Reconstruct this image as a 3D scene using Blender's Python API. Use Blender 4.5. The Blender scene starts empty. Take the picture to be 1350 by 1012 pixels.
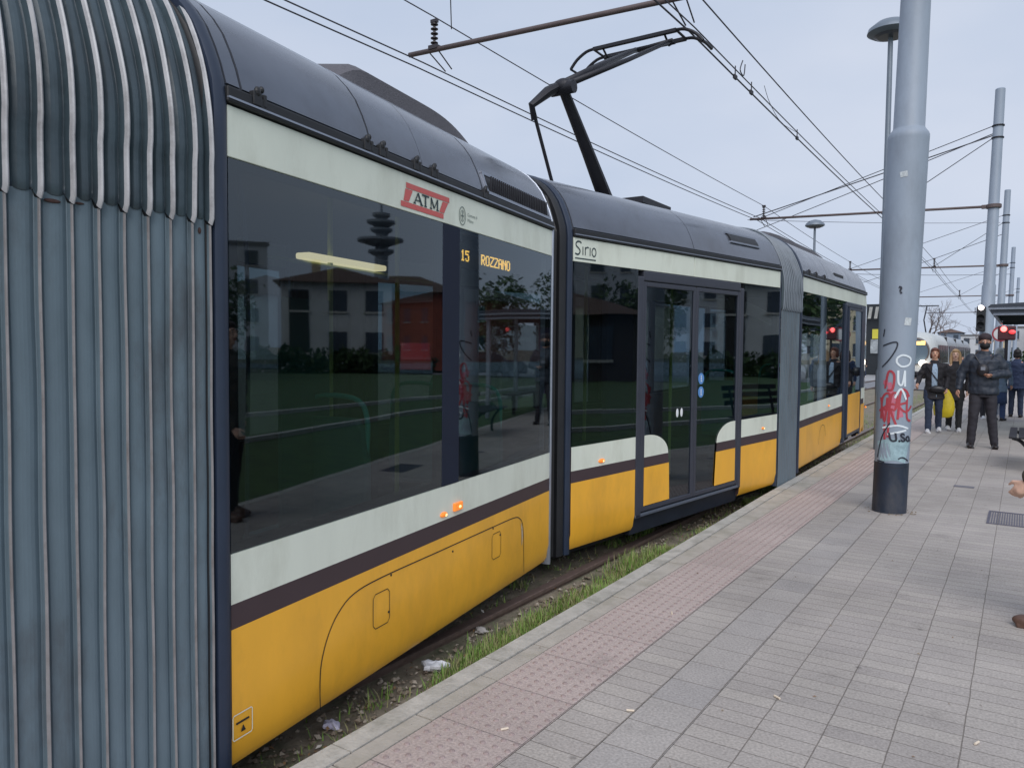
import bpy, bmesh, math, random
from mathutils import Vector, Matrix, noise
random.seed(7)
R = math.radians
SC = bpy.context.scene
COL = SC.collection
def srgb(r, g, b):
    f = lambda c: (c/255/12.92) if c/255 <= .04045 else ((c/255+.055)/1.055)**2.4
    return (f(r), f(g), f(b))
# ------------------------------------------------------------------ materials
MATS = {}
def mat(name, col, rough=.6, metal=0., var=0., vscale=6., bump=0., bscale=40., spec=.5, emit=None, estr=0., coat=0., stretch=None, dirt=None, dscale=2., damt=.5):
    if name in MATS: return MATS[name]
    m = bpy.data.materials.new(name); m.use_nodes = True
    nt = m.node_tree; N = nt.nodes; L = nt.links
    b = N['Principled BSDF']
    b.inputs['Roughness'].default_value = rough; b.inputs['Metallic'].default_value = metal
    b.inputs['Specular IOR Level'].default_value = spec
    b.inputs['Coat Weight'].default_value = coat; b.inputs['Coat Roughness'].default_value = .1
    c = (*col, 1)
    b.inputs['Base Color'].default_value = c
    if emit:
        b.inputs['Emission Color'].default_value = (*emit, 1); b.inputs['Emission Strength'].default_value = estr
    tc = N.new('ShaderNodeTexCoord')
    src = tc.outputs['Object']
    if stretch:
        mp = N.new('ShaderNodeMapping'); mp.inputs['Scale'].default_value = stretch; L.new(src, mp.inputs[0]); src = mp.outputs[0]
    out = None
    if var > 0:
        n = N.new('ShaderNodeTexNoise'); n.inputs['Scale'].default_value = vscale; n.inputs['Detail'].default_value = 8; n.inputs['Roughness'].default_value = .65
        L.new(src, n.inputs['Vector'])
        r = N.new('ShaderNodeValToRGB'); r.color_ramp.elements[0].position = .3; r.color_ramp.elements[1].position = .7
        r.color_ramp.elements[0].color = (*[x*(1-var) for x in col], 1); r.color_ramp.elements[1].color = (*[min(1, x*(1+var)) for x in col], 1)
        L.new(n.outputs['Fac'], r.inputs[0]); out = r.outputs[0]
        mr = N.new('ShaderNodeMapRange'); mr.inputs['To Min'].default_value = max(0, rough-.1); mr.inputs['To Max'].default_value = min(1, rough+.12)
        L.new(n.outputs['Fac'], mr.inputs['Value']); L.new(mr.outputs[0], b.inputs['Roughness'])
    if dirt:
        n2 = N.new('ShaderNodeTexNoise'); n2.inputs['Scale'].default_value = dscale; n2.inputs['Detail'].default_value = 10; n2.inputs['Roughness'].default_value = .7
        L.new(src, n2.inputs['Vector'])
        r2 = N.new('ShaderNodeValToRGB'); r2.color_ramp.elements[0].position = .48; r2.color_ramp.elements[1].position = .72
        r2.color_ramp.elements[0].color = (0, 0, 0, 1); r2.color_ramp.elements[1].color = (damt, damt, damt, 1)
        L.new(n2.outputs['Fac'], r2.inputs[0])
        mx = N.new('ShaderNodeMix'); mx.data_type = 'RGBA'
        L.new(r2.outputs[0], mx.inputs[0])
        if out: L.new(out, mx.inputs[6])
        else: mx.inputs[6].default_value = c
        mx.inputs[7].default_value = (*dirt, 1); out = mx.outputs[2]
    if out: L.new(out, b.inputs['Base Color'])
    if bump > 0:
        n3 = N.new('ShaderNodeTexNoise'); n3.inputs['Scale'].default_value = bscale; n3.inputs['Detail'].default_value = 5
        L.new(src, n3.inputs['Vector'])
        bp = N.new('ShaderNodeBump'); bp.inputs['Strength'].default_value = bump; bp.inputs['Distance'].default_value = .01
        L.new(n3.outputs['Fac'], bp.inputs['Height']); L.new(bp.outputs[0], b.inputs['Normal'])
    MATS[name] = m
    return m
def glass(name, tint, ior=1.55, rough=0.02, wave=0.):
    if name in MATS: return MATS[name]
    m = bpy.data.materials.new(name); m.use_nodes = True
    nt = m.node_tree; N = nt.nodes; L = nt.links; N.clear()
    o = N.new('ShaderNodeOutputMaterial'); mx = N.new('ShaderNodeMixShader')
    fr = N.new('ShaderNodeFresnel'); fr.inputs[0].default_value = ior
    tr = N.new('ShaderNodeBsdfTransparent'); tr.inputs[0].default_value = (*tint, 1)
    gl = N.new('ShaderNodeBsdfGlossy'); gl.inputs['Roughness'].default_value = rough; gl.inputs['Color'].default_value = (.84, .94, 1, 1)
    if wave:
        tc = N.new('ShaderNodeTexCoord'); n = N.new('ShaderNodeTexNoise'); n.inputs['Scale'].default_value = 1.3; n.inputs['Detail'].default_value = 1
        L.new(tc.outputs['Object'], n.inputs['Vector'])
        bp = N.new('ShaderNodeBump'); bp.inputs['Strength'].default_value = wave; bp.inputs['Distance'].default_value = .01
        L.new(n.outputs['Fac'], bp.inputs['Height']); L.new(bp.outputs[0], gl.inputs['Normal'])
    ge = N.new('ShaderNodeNewGeometry'); ma = N.new('ShaderNodeMath'); ma.operation = 'MULTIPLY_ADD'; ma.inputs[1].default_value = -1; ma.inputs[2].default_value = 1; L.new(ge.outputs['Backfacing'], ma.inputs[0])
    mu = N.new('ShaderNodeMath'); mu.operation = 'MULTIPLY'; L.new(fr.outputs[0], mu.inputs[0]); L.new(ma.outputs[0], mu.inputs[1])
    L.new(mu.outputs[0], mx.inputs[0]); L.new(tr.outputs[0], mx.inputs[1]); L.new(gl.outputs[0], mx.inputs[2]); L.new(mx.outputs[0], o.inputs[0])
    MATS[name] = m
    return m
def paver(name, c1, c2, mortar, bw, rh, msize=.006, off=0., shift=(0, 0), big=.25, rough=.8, flat_noise=90.):
    m = bpy.data.materials.new(name); m.use_nodes = True
    nt = m.node_tree; N = nt.nodes; L = nt.links; b = N['Principled BSDF']; b.inputs['Roughness'].default_value = rough
    g = N.new('ShaderNodeNewGeometry')
    mp = N.new('ShaderNodeMapping'); mp.inputs['Location'].default_value = (-shift[0], -shift[1], 0); L.new(g.outputs['Position'], mp.inputs[0])
    # slight wander of the joints
    nz = N.new('ShaderNodeTexNoise'); nz.inputs['Scale'].default_value = 5; nz.inputs['Detail'].default_value = 2; L.new(mp.outputs[0], nz.inputs['Vector'])
    vm = N.new('ShaderNodeVectorMath'); vm.operation = 'MULTIPLY_ADD'; vm.inputs[1].default_value = (.010, .010, 0); L.new(nz.outputs['Color'], vm.inputs[0]); L.new(mp.outputs[0], vm.inputs[2])
    br = N.new('ShaderNodeTexBrick'); br.offset = off; br.inputs['Scale'].default_value = 1; br.inputs['Brick Width'].default_value = bw; br.inputs['Row Height'].default_value = rh
    br.inputs['Mortar Size'].default_value = msize/2; br.inputs['Mortar Smooth'].default_value = .4; br.inputs['Color1'].default_value = (*c1, 1); br.inputs['Color2'].default_value = (*c2, 1); br.inputs['Mortar'].default_value = (*mortar, 1)
    L.new(vm.outputs[0], br.inputs['Vector'])
    # larger repair groups of rows every half metre
    n1 = N.new('ShaderNodeTexNoise'); n1.inputs['Scale'].default_value = .9; n1.inputs['Detail'].default_value = 9; n1.inputs['Roughness'].default_value = .62; L.new(g.outputs['Position'], n1.inputs['Vector'])
    n2 = N.new('ShaderNodeTexNoise'); n2.inputs['Scale'].default_value = flat_noise; n2.inputs['Detail'].default_value = 4; L.new(g.outputs['Position'], n2.inputs['Vector'])
    r1 = N.new('ShaderNodeMapRange'); r1.inputs['From Min'].default_value = .3; r1.inputs['From Max'].default_value = .7; r1.inputs['To Min'].default_value = 1-big; r1.inputs['To Max'].default_value = 1+big*.7; L.new(n1.outputs['Fac'], r1.inputs['Value'])
    r2 = N.new('ShaderNodeMapRange'); r2.inputs['From Min'].default_value = .3; r2.inputs['From Max'].default_value = .7; r2.inputs['To Min'].default_value = .78; r2.inputs['To Max'].default_value = 1.22; L.new(n2.outputs['Fac'], r2.inputs['Value'])
    mu = N.new('ShaderNodeMath'); mu.operation = 'MULTIPLY'; L.new(r1.outputs[0], mu.inputs[0]); L.new(r2.outputs[0], mu.inputs[1])
    hv = N.new('ShaderNodeVectorMath'); hv.operation = 'SCALE'; L.new(br.outputs['Color'], hv.inputs[0]); L.new(mu.outputs[0], hv.inputs['Scale'])
    vo = N.new('ShaderNodeTexVoronoi'); vo.inputs['Scale'].default_value = 3.2; L.new(g.outputs['Position'], vo.inputs['Vector'])
    vr = N.new('ShaderNodeMapRange'); vr.inputs['From Min'].default_value = .035; vr.inputs['From Max'].default_value = .055; vr.inputs['To Min'].default_value = .62; vr.inputs['To Max'].default_value = 1.; L.new(vo.outputs['Distance'], vr.inputs['Value'])
    n4 = N.new('ShaderNodeTexNoise'); n4.inputs['Scale'].default_value = 2.6; n4.inputs['Detail'].default_value = 12; n4.inputs['Roughness'].default_value = .75; L.new(g.outputs['Position'], n4.inputs['Vector'])
    r4 = N.new('ShaderNodeMapRange'); r4.inputs['From Min'].default_value = .56; r4.inputs['From Max'].default_value = .70; r4.inputs['To Min'].default_value = 1.; r4.inputs['To Max'].default_value = .74; L.new(n4.outputs['Fac'], r4.inputs['Value'])
    m4 = N.new('ShaderNodeMath'); m4.operation = 'MULTIPLY'; L.new(vr.outputs[0], m4.inputs[0]); L.new(r4.outputs[0], m4.inputs[1])
    h2 = N.new('ShaderNodeVectorMath'); h2.operation = 'SCALE'; L.new(hv.outputs[0], h2.inputs[0]); L.new(m4.outputs[0], h2.inputs['Scale'])
    L.new(h2.outputs[0], b.inputs['Base Color'])
    ad = N.new('ShaderNodeMath'); ad.operation = 'MULTIPLY_ADD'; ad.inputs[1].default_value = -1; L.new(br.outputs['Fac'], ad.inputs[0])
    sm = N.new('ShaderNodeMath'); sm.operation = 'MULTIPLY'; sm.inputs[1].default_value = .5; L.new(n2.outputs['Fac'], sm.inputs[0]); L.new(sm.outputs[0], ad.inputs[2])
    bp = N.new('ShaderNodeBump'); bp.inputs['Strength'].default_value = .55; bp.inputs['Distance'].default_value = .006; L.new(ad.outputs[0], bp.inputs['Height']); L.new(bp.outputs[0], b.inputs['Normal'])
    return m
# ------------------------------------------------------------------ mesh builder
def wloc(o):
    v = Vector((0, 0, 0))
    while o: v += o.location; o = o.parent
    return v
class MB:
    def __init__(s, T=None): s.v = []; s.f = []; s.m = []; s.T = T
    def add(s, vs, fs, mi=0):
        k = len(s.v)
        s.v += [Vector(s.T(*v)) if s.T else Vector(v) for v in vs]
        s.f += [tuple(i+k for i in f) for f in fs]; s.m += [mi]*len(fs)
        return s
    def box(s, x0, x1, y0, y1, z0, z1, mi=0):
        return s.add([(x0,y0,z0),(x1,y0,z0),(x1,y1,z0),(x0,y1,z0),(x0,y0,z1),(x1,y0,z1),(x1,y1,z1),(x0,y1,z1)],
            [(0,3,2,1),(4,5,6,7),(0,1,5,4),(1,2,6,5),(2,3,7,6),(3,0,4,7)], mi)
    def boxc(s, c, e, mi=0, rz=0.):
        ca, sa = math.cos(rz), math.sin(rz); vs = []
        for z in (-1, 1):
            for x, y in ((-1,-1),(1,-1),(1,1),(-1,1)):
                X, Y = x*e[0]/2, y*e[1]/2
                vs.append((c[0]+X*ca-Y*sa, c[1]+X*sa+Y*ca, c[2]+z*e[2]/2))
        return s.add(vs, [(0,3,2,1),(4,5,6,7),(0,1,5,4),(1,2,6,5),(2,3,7,6),(3,0,4,7)], mi)
    def loft(s, rings, mi=0, caps=True, closed=True, mis=None):
        n = len(rings[0]); vs = [p for r in rings for p in r]; k0 = len(s.v)
        for j in range(len(rings)-1):
            pass
        fs = []; ms = []
        for j in range(len(rings)-1):
            for i in range(n if closed else n-1):
                a = j*n+i; b = j*n+(i+1) % n
                fs.append((a, b, b+n, a+n)); ms.append(mis[i] if mis else mi)
        if caps: fs.append(tuple(range(n-1, -1, -1))); fs.append(tuple((len(rings)-1)*n+i for i in range(n))); ms += [mi, mi]
        s.add(vs, fs, mi); s.m[-len(fs):] = ms
        return s
    def tube(s, pts, r, n=8, mi=0, caps=True, flat=1., up=None):
        P = [Vector(p) for p in pts]; rs = r if isinstance(r, (list, tuple)) else [r]*len(P)
        rings = []; prev = None
        for i, p in enumerate(P):
            t = (P[min(i+1, len(P)-1)] - P[max(i-1, 0)])
            t = t.normalized() if t.length > 1e-9 else Vector((0,0,1))
            a = prev if prev is not None else (Vector(up) if up else (Vector((0,0,1)) if abs(t.z) < .9 else Vector((1,0,0))))
            a = (a - t*a.dot(t)); a = a.normalized() if a.length > 1e-6 else t.orthogonal().normalized()
            b = t.cross(a); prev = a
            rings.append([tuple(p + a*math.cos(k*2*math.pi/n)*rs[i]*flat + b*math.sin(k*2*math.pi/n)*rs[i]) for k in range(n)])
        return s.loft(rings, mi, caps)
    def ball(s, c, r, mi=0, nu=12, nv=8, rot=None):
        if not isinstance(r, (list, tuple)): r = (r, r, r)
        rings = []
        for j in range(nv+1):
            ph = -math.pi/2 + math.pi*j/nv; ring = []
            for i in range(nu):
                th = 2*math.pi*i/nu
                p = Vector((r[0]*max(math.cos(ph), .02)*math.cos(th), r[1]*max(math.cos(ph), .02)*math.sin(th), r[2]*math.sin(ph)))
                if rot: p = rot @ p
                ring.append((c[0]+p.x, c[1]+p.y, c[2]+p.z))
            rings.append(ring)
        return s.loft(rings, mi)
    def lathe(s, prof, c=(0,0), n=24, mi=0, lean=(0,0), mis=None):
        k0 = len(s.f)
        rings = [[(c[0]+lean[0]*z+r*math.cos(2*math.pi*i/n), c[1]+lean[1]*z+r*math.sin(2*math.pi*i/n), z) for i in range(n)] for r, z in prof]
        s.loft(rings, mi)
        return s
    def limb(s, pts, rs, n=12, mi=0):
        P = [Vector(p) for p in pts]
        s.tube(P, rs, n, mi)
        for p, r in zip(P, rs): s.ball(p, r*.99, mi, n, 8)
        return s
    def build(s, name, mats, parent=None, smooth=False, bevel=0., loc=None, kind=None, sub=0, auto=None, sol=0., remesh=0., csm=0):
        base = wloc(parent) if parent else (Vector(loc) if loc else Vector((0,0,0)))
        me = bpy.data.meshes.new(name); me.from_pydata([tuple(v-base) for v in s.v], [], s.f)
        if not isinstance(mats, (list, tuple)): mats = [mats]
        for m in mats: me.materials.append(m)
        me.polygons.foreach_set('material_index', s.m); me.update()
        bm = bmesh.new(); bm.from_mesh(me); bmesh.ops.recalc_face_normals(bm, faces=bm.faces); bm.to_mesh(me); bm.free()
        o = bpy.data.objects.new(name, me); COL.objects.link(o)
        if parent: o.parent = parent
        elif loc: o.location = loc
        if smooth: me.polygons.foreach_set('use_smooth', [True]*len(me.polygons))
        if sol: md = o.modifiers.new('s', 'SOLIDIFY'); md.thickness = sol
        if bevel: md = o.modifiers.new('b', 'BEVEL'); md.width = bevel; md.segments = 2; md.limit_method = 'ANGLE'; md.angle_limit = R(40); md.use_clamp_overlap = True
        if remesh:
            md = o.modifiers.new('r', 'REMESH'); md.mode = 'VOXEL'; md.voxel_size = remesh; md.use_smooth_shade = True
            md2 = o.modifiers.new('c', 'SMOOTH'); md2.iterations = csm or 4; md2.factor = .5
            dg = bpy.context.evaluated_depsgraph_get(); ne = bpy.data.meshes.new_from_object(o.evaluated_get(dg))
            o.modifiers.clear(); o.data = ne; ne.name = name
            ne.polygons.foreach_set('use_smooth', [True]*len(ne.polygons))
        if auto and not remesh:
            for p in me.polygons: p.use_smooth = True
            try: me.set_sharp_from_angle(angle=R(auto))
            except Exception: pass
        if kind: o['kind'] = kind
        return o
def thing(name, label, cat, loc=(0,0,0), group=None):
    o = bpy.data.objects.new(name, None); COL.objects.link(o); o.location = loc; o.empty_display_size = .2
    return tag(o, label, cat, group)
def tag(o, label, cat, group=None, kind=None):
    if label: o['label'] = label
    if cat: o['category'] = cat
    if group: o['group'] = group
    if kind: o['kind'] = kind
    return o
def copy_tree(o, loc=None, rz=None, label=None, parent=None):
    c = o.copy(); COL.objects.link(c)
    if parent: c.parent = parent
    for ch in [x for x in bpy.data.objects if x.parent == o]: copy_tree(ch, parent=c)
    if loc is not None: c.location = loc
    if rz is not None: c.rotation_euler = (0, 0, rz)
    if label: c['label'] = label
    return c
def text_mesh(body, size, T, depth=.002, align='LEFT', sx=1., shear=0., bold=0.):
    cu = bpy.data.curves.new('t', 'FONT'); cu.body = body; cu.size = size; cu.align_x = align; cu.shear = shear; cu.offset = bold; cu.resolution_u = 4
    o = bpy.data.objects.new('t', cu); COL.objects.link(o)
    dg = bpy.context.evaluated_depsgraph_get(); dg.update()
    me = bpy.data.meshes.new_from_object(o.evaluated_get(dg))
    mb = MB(T); n = len(me.vertices)
    vs = [(v.co.x*sx, v.co.y, 0) for v in me.vertices]
    mb.add(vs, [tuple(p.vertices) for p in me.polygons])
    bpy.data.objects.remove(o); bpy.data.curves.remove(cu); bpy.data.meshes.remove(me)
    return mb
def ribbon(mb, pts, w, mi=0, closed=False, T2=None):
    """flat stroke in a 2-D (a,b) plane; T2 maps (a,b) to the builder's coordinates"""
    P = [Vector((p[0], p[1])) for p in pts]; n = len(P); L_, R_ = [], []
    for i, p in enumerate(P):
        a = P[(i-1) % n] if closed else P[max(i-1, 0)]; b = P[(i+1) % n] if closed else P[min(i+1, n-1)]
        t = (b-a); t = t.normalized() if t.length > 1e-9 else Vector((1, 0)); nn = Vector((-t.y, t.x))
        ww = w[i] if isinstance(w, list) else w
        L_.append(p+nn*ww/2); R_.append(p-nn*ww/2)
    vs = [T2(*q) for q in L_]+[T2(*q) for q in R_]
    fs = [(i, (i+1) % n, n+(i+1) % n, n+i) for i in range(n if closed else n-1)]
    mb.add(vs, fs, mi)
def smooth_path(pts, k=4):
    out = []; n = len(pts)
    for i in range(n-1):
        p0, p1, p2, p3 = pts[max(i-1,0)], pts[i], pts[i+1], pts[min(i+2,n-1)]
        for j in range(k):
            t = j/k
            out.append(tuple(.5*((2*p1[a])+(-p0[a]+p2[a])*t+(2*p0[a]-5*p1[a]+4*p2[a]-p3[a])*t*t+(-p0[a]+3*p1[a]-3*p2[a]+p3[a])*t**3) for a in range(len(p1))))
    out.append(tuple(pts[-1])); return out
# ------------------------------------------------------------------ palette
YEL = mat('tram_yellow', srgb(236,174,52), .42, var=.07, vscale=3, dirt=srgb(130,96,50), dscale=2.2, damt=.28, coat=.15, stretch=(1,1,.5), bump=.06, bscale=3)
CREAM = mat('tram_cream', srgb(216,221,208), .42, var=.05, vscale=4, dirt=srgb(150,150,130), dscale=3, damt=.35, stretch=(1,1,.35))
BROWN = mat('tram_brown', srgb(64,50,54), .5, var=.08)
BLACK = mat('black_rubber', (.012,.013,.016), .55, var=.2)
FRAME = mat('dark_frame_paint', srgb(38,48,66), .4, var=.12, vscale=5)
PILLAR = mat('window_pillar_paint', srgb(32,38,54), .7, var=.1, spec=.2)
DOORF = mat('door_frame_grey', srgb(52,55,66), .45, var=.1)
FAIR = mat('roof_fairing_grey', srgb(96,101,112), .2, metal=.35, var=.1, vscale=2.5, dirt=srgb(70,70,74), dscale=1.7, damt=.5)
ROOF = mat('roof_grey', srgb(104,106,112), .6, var=.12, vscale=2)
ALU = mat('aluminium_trim', srgb(150,156,168), .35, metal=.7, var=.1)
DARKMET = mat('dark_metal', srgb(42,42,48), .5, metal=.4, var=.2)
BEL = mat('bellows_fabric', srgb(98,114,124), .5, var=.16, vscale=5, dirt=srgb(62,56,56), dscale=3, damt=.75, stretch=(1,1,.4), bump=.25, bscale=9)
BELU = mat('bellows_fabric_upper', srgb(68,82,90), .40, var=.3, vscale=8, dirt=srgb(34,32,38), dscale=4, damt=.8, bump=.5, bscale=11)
PIPE = mat('bellows_piping', srgb(172,172,176), .35, var=.15, vscale=14, dirt=srgb(90,86,86), dscale=6, damt=.6)
PIPEL = mat('bellows_seam_edge', srgb(128,126,128), .45, var=.15, vscale=14, dirt=srgb(90,80,76), dscale=6, damt=.6)
GLASS = glass('tinted_tram_glass', (.46,.52,.54), 1.8, .02, .16)
DGLASS = glass('tinted_door_glass', (.50,.57,.62), 1.75, .015)
CLEAR = glass('shelter_glass', (.82,.88,.86), 1.5)
INT = mat('interior_lining', srgb(90,92,96), .7)
INTD = mat('interior_floor', srgb(45,48,52), .8)
TEAL = mat('seat_teal', srgb(20,96,92), .5)
LOOP = mat('seat_loop', srgb(60,170,150), .4)
LAMPW = mat('lit_tube', (.9,.8,.6), .5, emit=(1,.74,.42), estr=1.9)
RAILY = mat('grab_rail_yellow', srgb(170,180,90), .4, emit=None)
AMBER = mat('led_amber', (.9,.5,.1), .5, emit=(1,.52,.08), estr=3.2)
ORANGE = mat('orange_lamp_lit', (.7,.2,.03), .3, emit=(1,.27,.03), estr=.45)
LAMPCORE = mat('orange_lamp_core', (.9,.6,.3), .3, emit=(1,.62,.2), estr=1.5)
RED = mat('logo_red', srgb(196,92,88), .5)
INK = mat('logo_ink', srgb(48,62,66), .6)
PALEINK = mat('faded_ink', srgb(120,132,126), .6)
BLUE = mat('sticker_blue', srgb(90,140,200), .5)
WHITE = mat('sticker_white', srgb(220,224,226), .5)
# ------------------------------------------------------------------ tram geometry
PROF = [(0,2.33),(.008,2.40),(.03,2.47),(.055,2.53),(.09,2.60),(.135,2.66),(.195,2.72),(.27,2.77),(.36,2.81),(.45,2.84),(.6,2.865),(.8,2.88),(1.2,2.89)]
W = 2.4
class Sec:
    def __init__(s, b, d, z0, sl, L): s.b = b; l = math.hypot(*d); s.d = (d[0]/l, d[1]/l); s.n = (s.d[1], -s.d[0]); s.z0 = z0; s.sl = sl; s.L = L
    def __call__(s, a, u, z): return (s.b[0]+s.d[0]*a-s.n[0]*u, s.b[1]+s.d[1]*a-s.n[1]*u, z+s.z0+s.sl*a)
S0 = Sec((-2.3,-3.2), (0,1), 0, 0, 3.75)
S1 = Sec((-2.297,1.668), (-.1584,.9874), 0, 0, 3.04)
S2 = Sec((-2.795,4.998), (.1485,.9889), 0, .011, 3.70)
S3 = Sec((-2.241,9.60), (-.0069,1), .07, .012, 4.66)
tram = thing('articulated_tram', 'long yellow and cream articulated tram with grey bellows standing along the platform kerb', 'tram', (-3.5,4.0,-.2))
def far(T): return lambda a, u, z: T(a, W-u, z)
def frange(a, b, n): return [a+(b-a)*i/n for i in range(n+1)]
def lower_wall(T, a0, a1, name='side_skirt', zt=.77, z_lo=None):
    prof = [(.09,-.035),(.035,-.012),(.016,.02),(.010,.07),(0,.115),(0,.31),(0,.5),(-.0,.59),(0,zt),(.05,zt),(.05,.5),(.12,.02)]
    mis = [0,0,0,0,0,0,1,2,2,1,1,1]
    mb = MB(T); n = max(2, int((a1-a0)/.12))
    rings = [[(a, u, z) for u, z in prof] for a in frange(a0, a1, n)]
    mb.loft(rings, 1, True, True, mis)
    return mb.build(name, [YEL, BROWN, CREAM], tram, auto=35)
def band(T, a0, a1, name='cream_fascia'):
    mb = MB(T).box(a0, a1, -.001, .04, 2.152, 2.328)
    return mb.build(name, CREAM, tram, bevel=.003)
def pane(T, a0, a1, z0, z1, name='window', parent=None, m=None, u=.006):
    return MB(T).box(a0, a1, u, u+.006, z0, z1).build(name, m or GLASS, parent or tram)
def frame_box(T, a0, a1, z0, z1, w, name, m, u0=0., u1=.03, parent=None):
    mb = MB(T); mb.box(a0, a0+w, u0, u1, z0, z1); mb.box(a1-w, a1, u0, u1, z0, z1); mb.box(a0+w, a1-w, u0, u1, z0, z0+w*.7); mb.box(a0+w, a1-w, u0, u1, z1-w*.6, z1)
    return mb.build(name, m, parent or tram)
def fairing(T, a0, a1, out=0., name='roof_fairing', m=None, prof=None, n=6):
    pr = prof or PROF[1:11]
    mb = MB(T)
    outer = []; inner = []
    for i, (u, z) in enumerate(pr):
        p0 = pr[max(i-1,0)]; p1 = pr[min(i+1,len(pr)-1)]; t = Vector((p1[0]-p0[0], p1[1]-p0[1])).normalized(); nn = Vector((-t.y, t.x))
        outer.append((u+nn.x*out, z+nn.y*out)); inner.append((u-nn.x*.012, z-nn.y*.012))
    loop = outer+inner[::-1]
    mb.loft([[(a, u, z) for u, z in loop] for a in frange(a0, a1, n)], 0)
    return mb.build(name, m or FAIR, tram, auto=40)
def full_ring(T, a0, a1, out, m, name, depth=.09, zb=-.03, bump=0.):
    path = [(0,zb),(0,.3),(0,1.),(0,1.7),(0,2.2)]+PROF; path = path + [(W-u, z) for u, z in path[::-1]][1:]
    o_, i_ = [], []
    for i, (u, z) in enumerate(path):
        p0 = path[max(i-1,0)]; p1 = path[min(i+1,len(path)-1)]; t = Vector((p1[0]-p0[0], p1[1]-p0[1])).normalized(); nn = Vector((-t.y, t.x))
        o_.append((u+nn.x*out, z+nn.y*out, nn)); i_.append((u-nn.x*depth, z-nn.y*depth, nn))
    mb = MB(T); k = (a1-a0)
    prof = [(a0, 0), (a0+k*.12, 1), (a1-k*.12, 1), (a1, 0)]
    rings = []
    for (ou, oz, nn), (iu, iz, _) in zip(o_, i_):
        c = .012
        rings.append([(a0, iu, iz), (a0, ou-nn.x*c, oz-nn.y*c), (a0+k*.3, ou, oz), (a1-k*.3, ou, oz), (a1, ou-nn.x*c, oz-nn.y*c), (a1, iu, iz)])
    mb.loft(rings, 0)
    return mb.build(name, m, tram, auto=40)
BPATH = [(-.006,2.14),(-.004,2.2),(.004,2.28),(.026,2.38),(.052,2.46),(.09,2.55),(.14,2.64),(.205,2.71),(.29,2.77),(.4,2.81),(.57,2.84),(.8,2.86),(1.2,2.87)]
def bellows(T, L, ridges, name, pipe=None, zseam=1.93, up_amp=.019, lo_amp=.010, piping=True, bulge=.010):
    def path(up):
        if not up: pts = [(0, z) for z in frange(-.06, zseam, 26)]
        else: pts = [(.012, zseam-.012), (0, zseam-.010), (0, zseam-.002)]+[(-.002,z) for z in frange(zseam+.03, 2.10, 4)]+smooth_path(BPATH, 3)
        return pts
    for far_side in (0, 1):
        TT = far(T) if far_side else T
        for up in (0, 1):
            pts = path(up); mb = MB(TT)
            ys = []
            for i, y in enumerate(ridges):
                y2 = ridges[i+1] if i+1 < len(ridges) else y+.05
                w = y2-y; wp = .0085 if up else .0045
                A = up_amp if up else lo_amp
                D_ = (.024 if up else .015) if lo_amp > .005 or up else A; nx_ = y2-y
                ys += [(y-wp*2.0, -D_, 0), (y-wp*1.4, -D_*.9, 0), (y-wp, .1*A, 1), (y-wp*.5, .6*A, 1), (y, .75*A, 1), (y+wp*.5, .6*A, 1), (y+wp, .1*A, 1), (y+wp*1.4, -D_*.9, 0), (y+wp*2.0, -D_, 0), (y+wp*2.0+.006, -.95*A, 0), (y+w*.38, -.58*A, 0), (y+w*.5, -.5*A, 0), (y+w*.62, -.55*A, 0), (y+w*.75, -.8*A, 0)]
            ys = [q for q in ys if q[0] < L+.001 and q[0] > -.001]
            rings = []; mis = []
            for (y, o, mi) in ys:
                ring = []
                for j, (u, z) in enumerate(pts):
                    p0 = pts[max(j-1,0)]; p1 = pts[min(j+1,len(pts)-1)]; t = Vector((p1[0]-p0[0], p1[1]-p0[1])).normalized(); nn = Vector((-t.y, t.x))
                    oo = o
                    if up:
                        oo = o + bulge*(.55 if j == 1 else (0 if j == 0 else 1)) + .006*noise.noise(Vector((y*3, z*5, 1)))
                    else: oo = o + .004*noise.noise(Vector((y*4, z*2.2, 3)))
                    wob = (.006 if up else .003)*noise.noise(Vector((round(y*14)*.77, z*2.5, 9)))
                    ring.append((y+wob, u+nn.x*oo, z+nn.y*oo))
                rings.append(ring); mis.append(mi)
            n = len(pts)
            for k in range(len(rings)-1):
                mi = 1 if (mis[k] and mis[k+1] and piping) else 0
                j0 = 1 if up else 0
                if up: mb.add(rings[k]+rings[k+1], [(j, j+1, n+j+1, n+j) for j in range(1)], 2)  # black strip along the hood's lower edge paints the shadow of its thickness
                mb.add(rings[k]+rings[k+1], [(j, j+1, n+j+1, n+j) for j in range(j0, n-1)], mi)
            o = mb.build('bellows_hood' if up else 'bellows', [BELU if up else BEL, (pipe or PIPE) if up else PIPEL, BLACK], tram, smooth=True)
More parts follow.
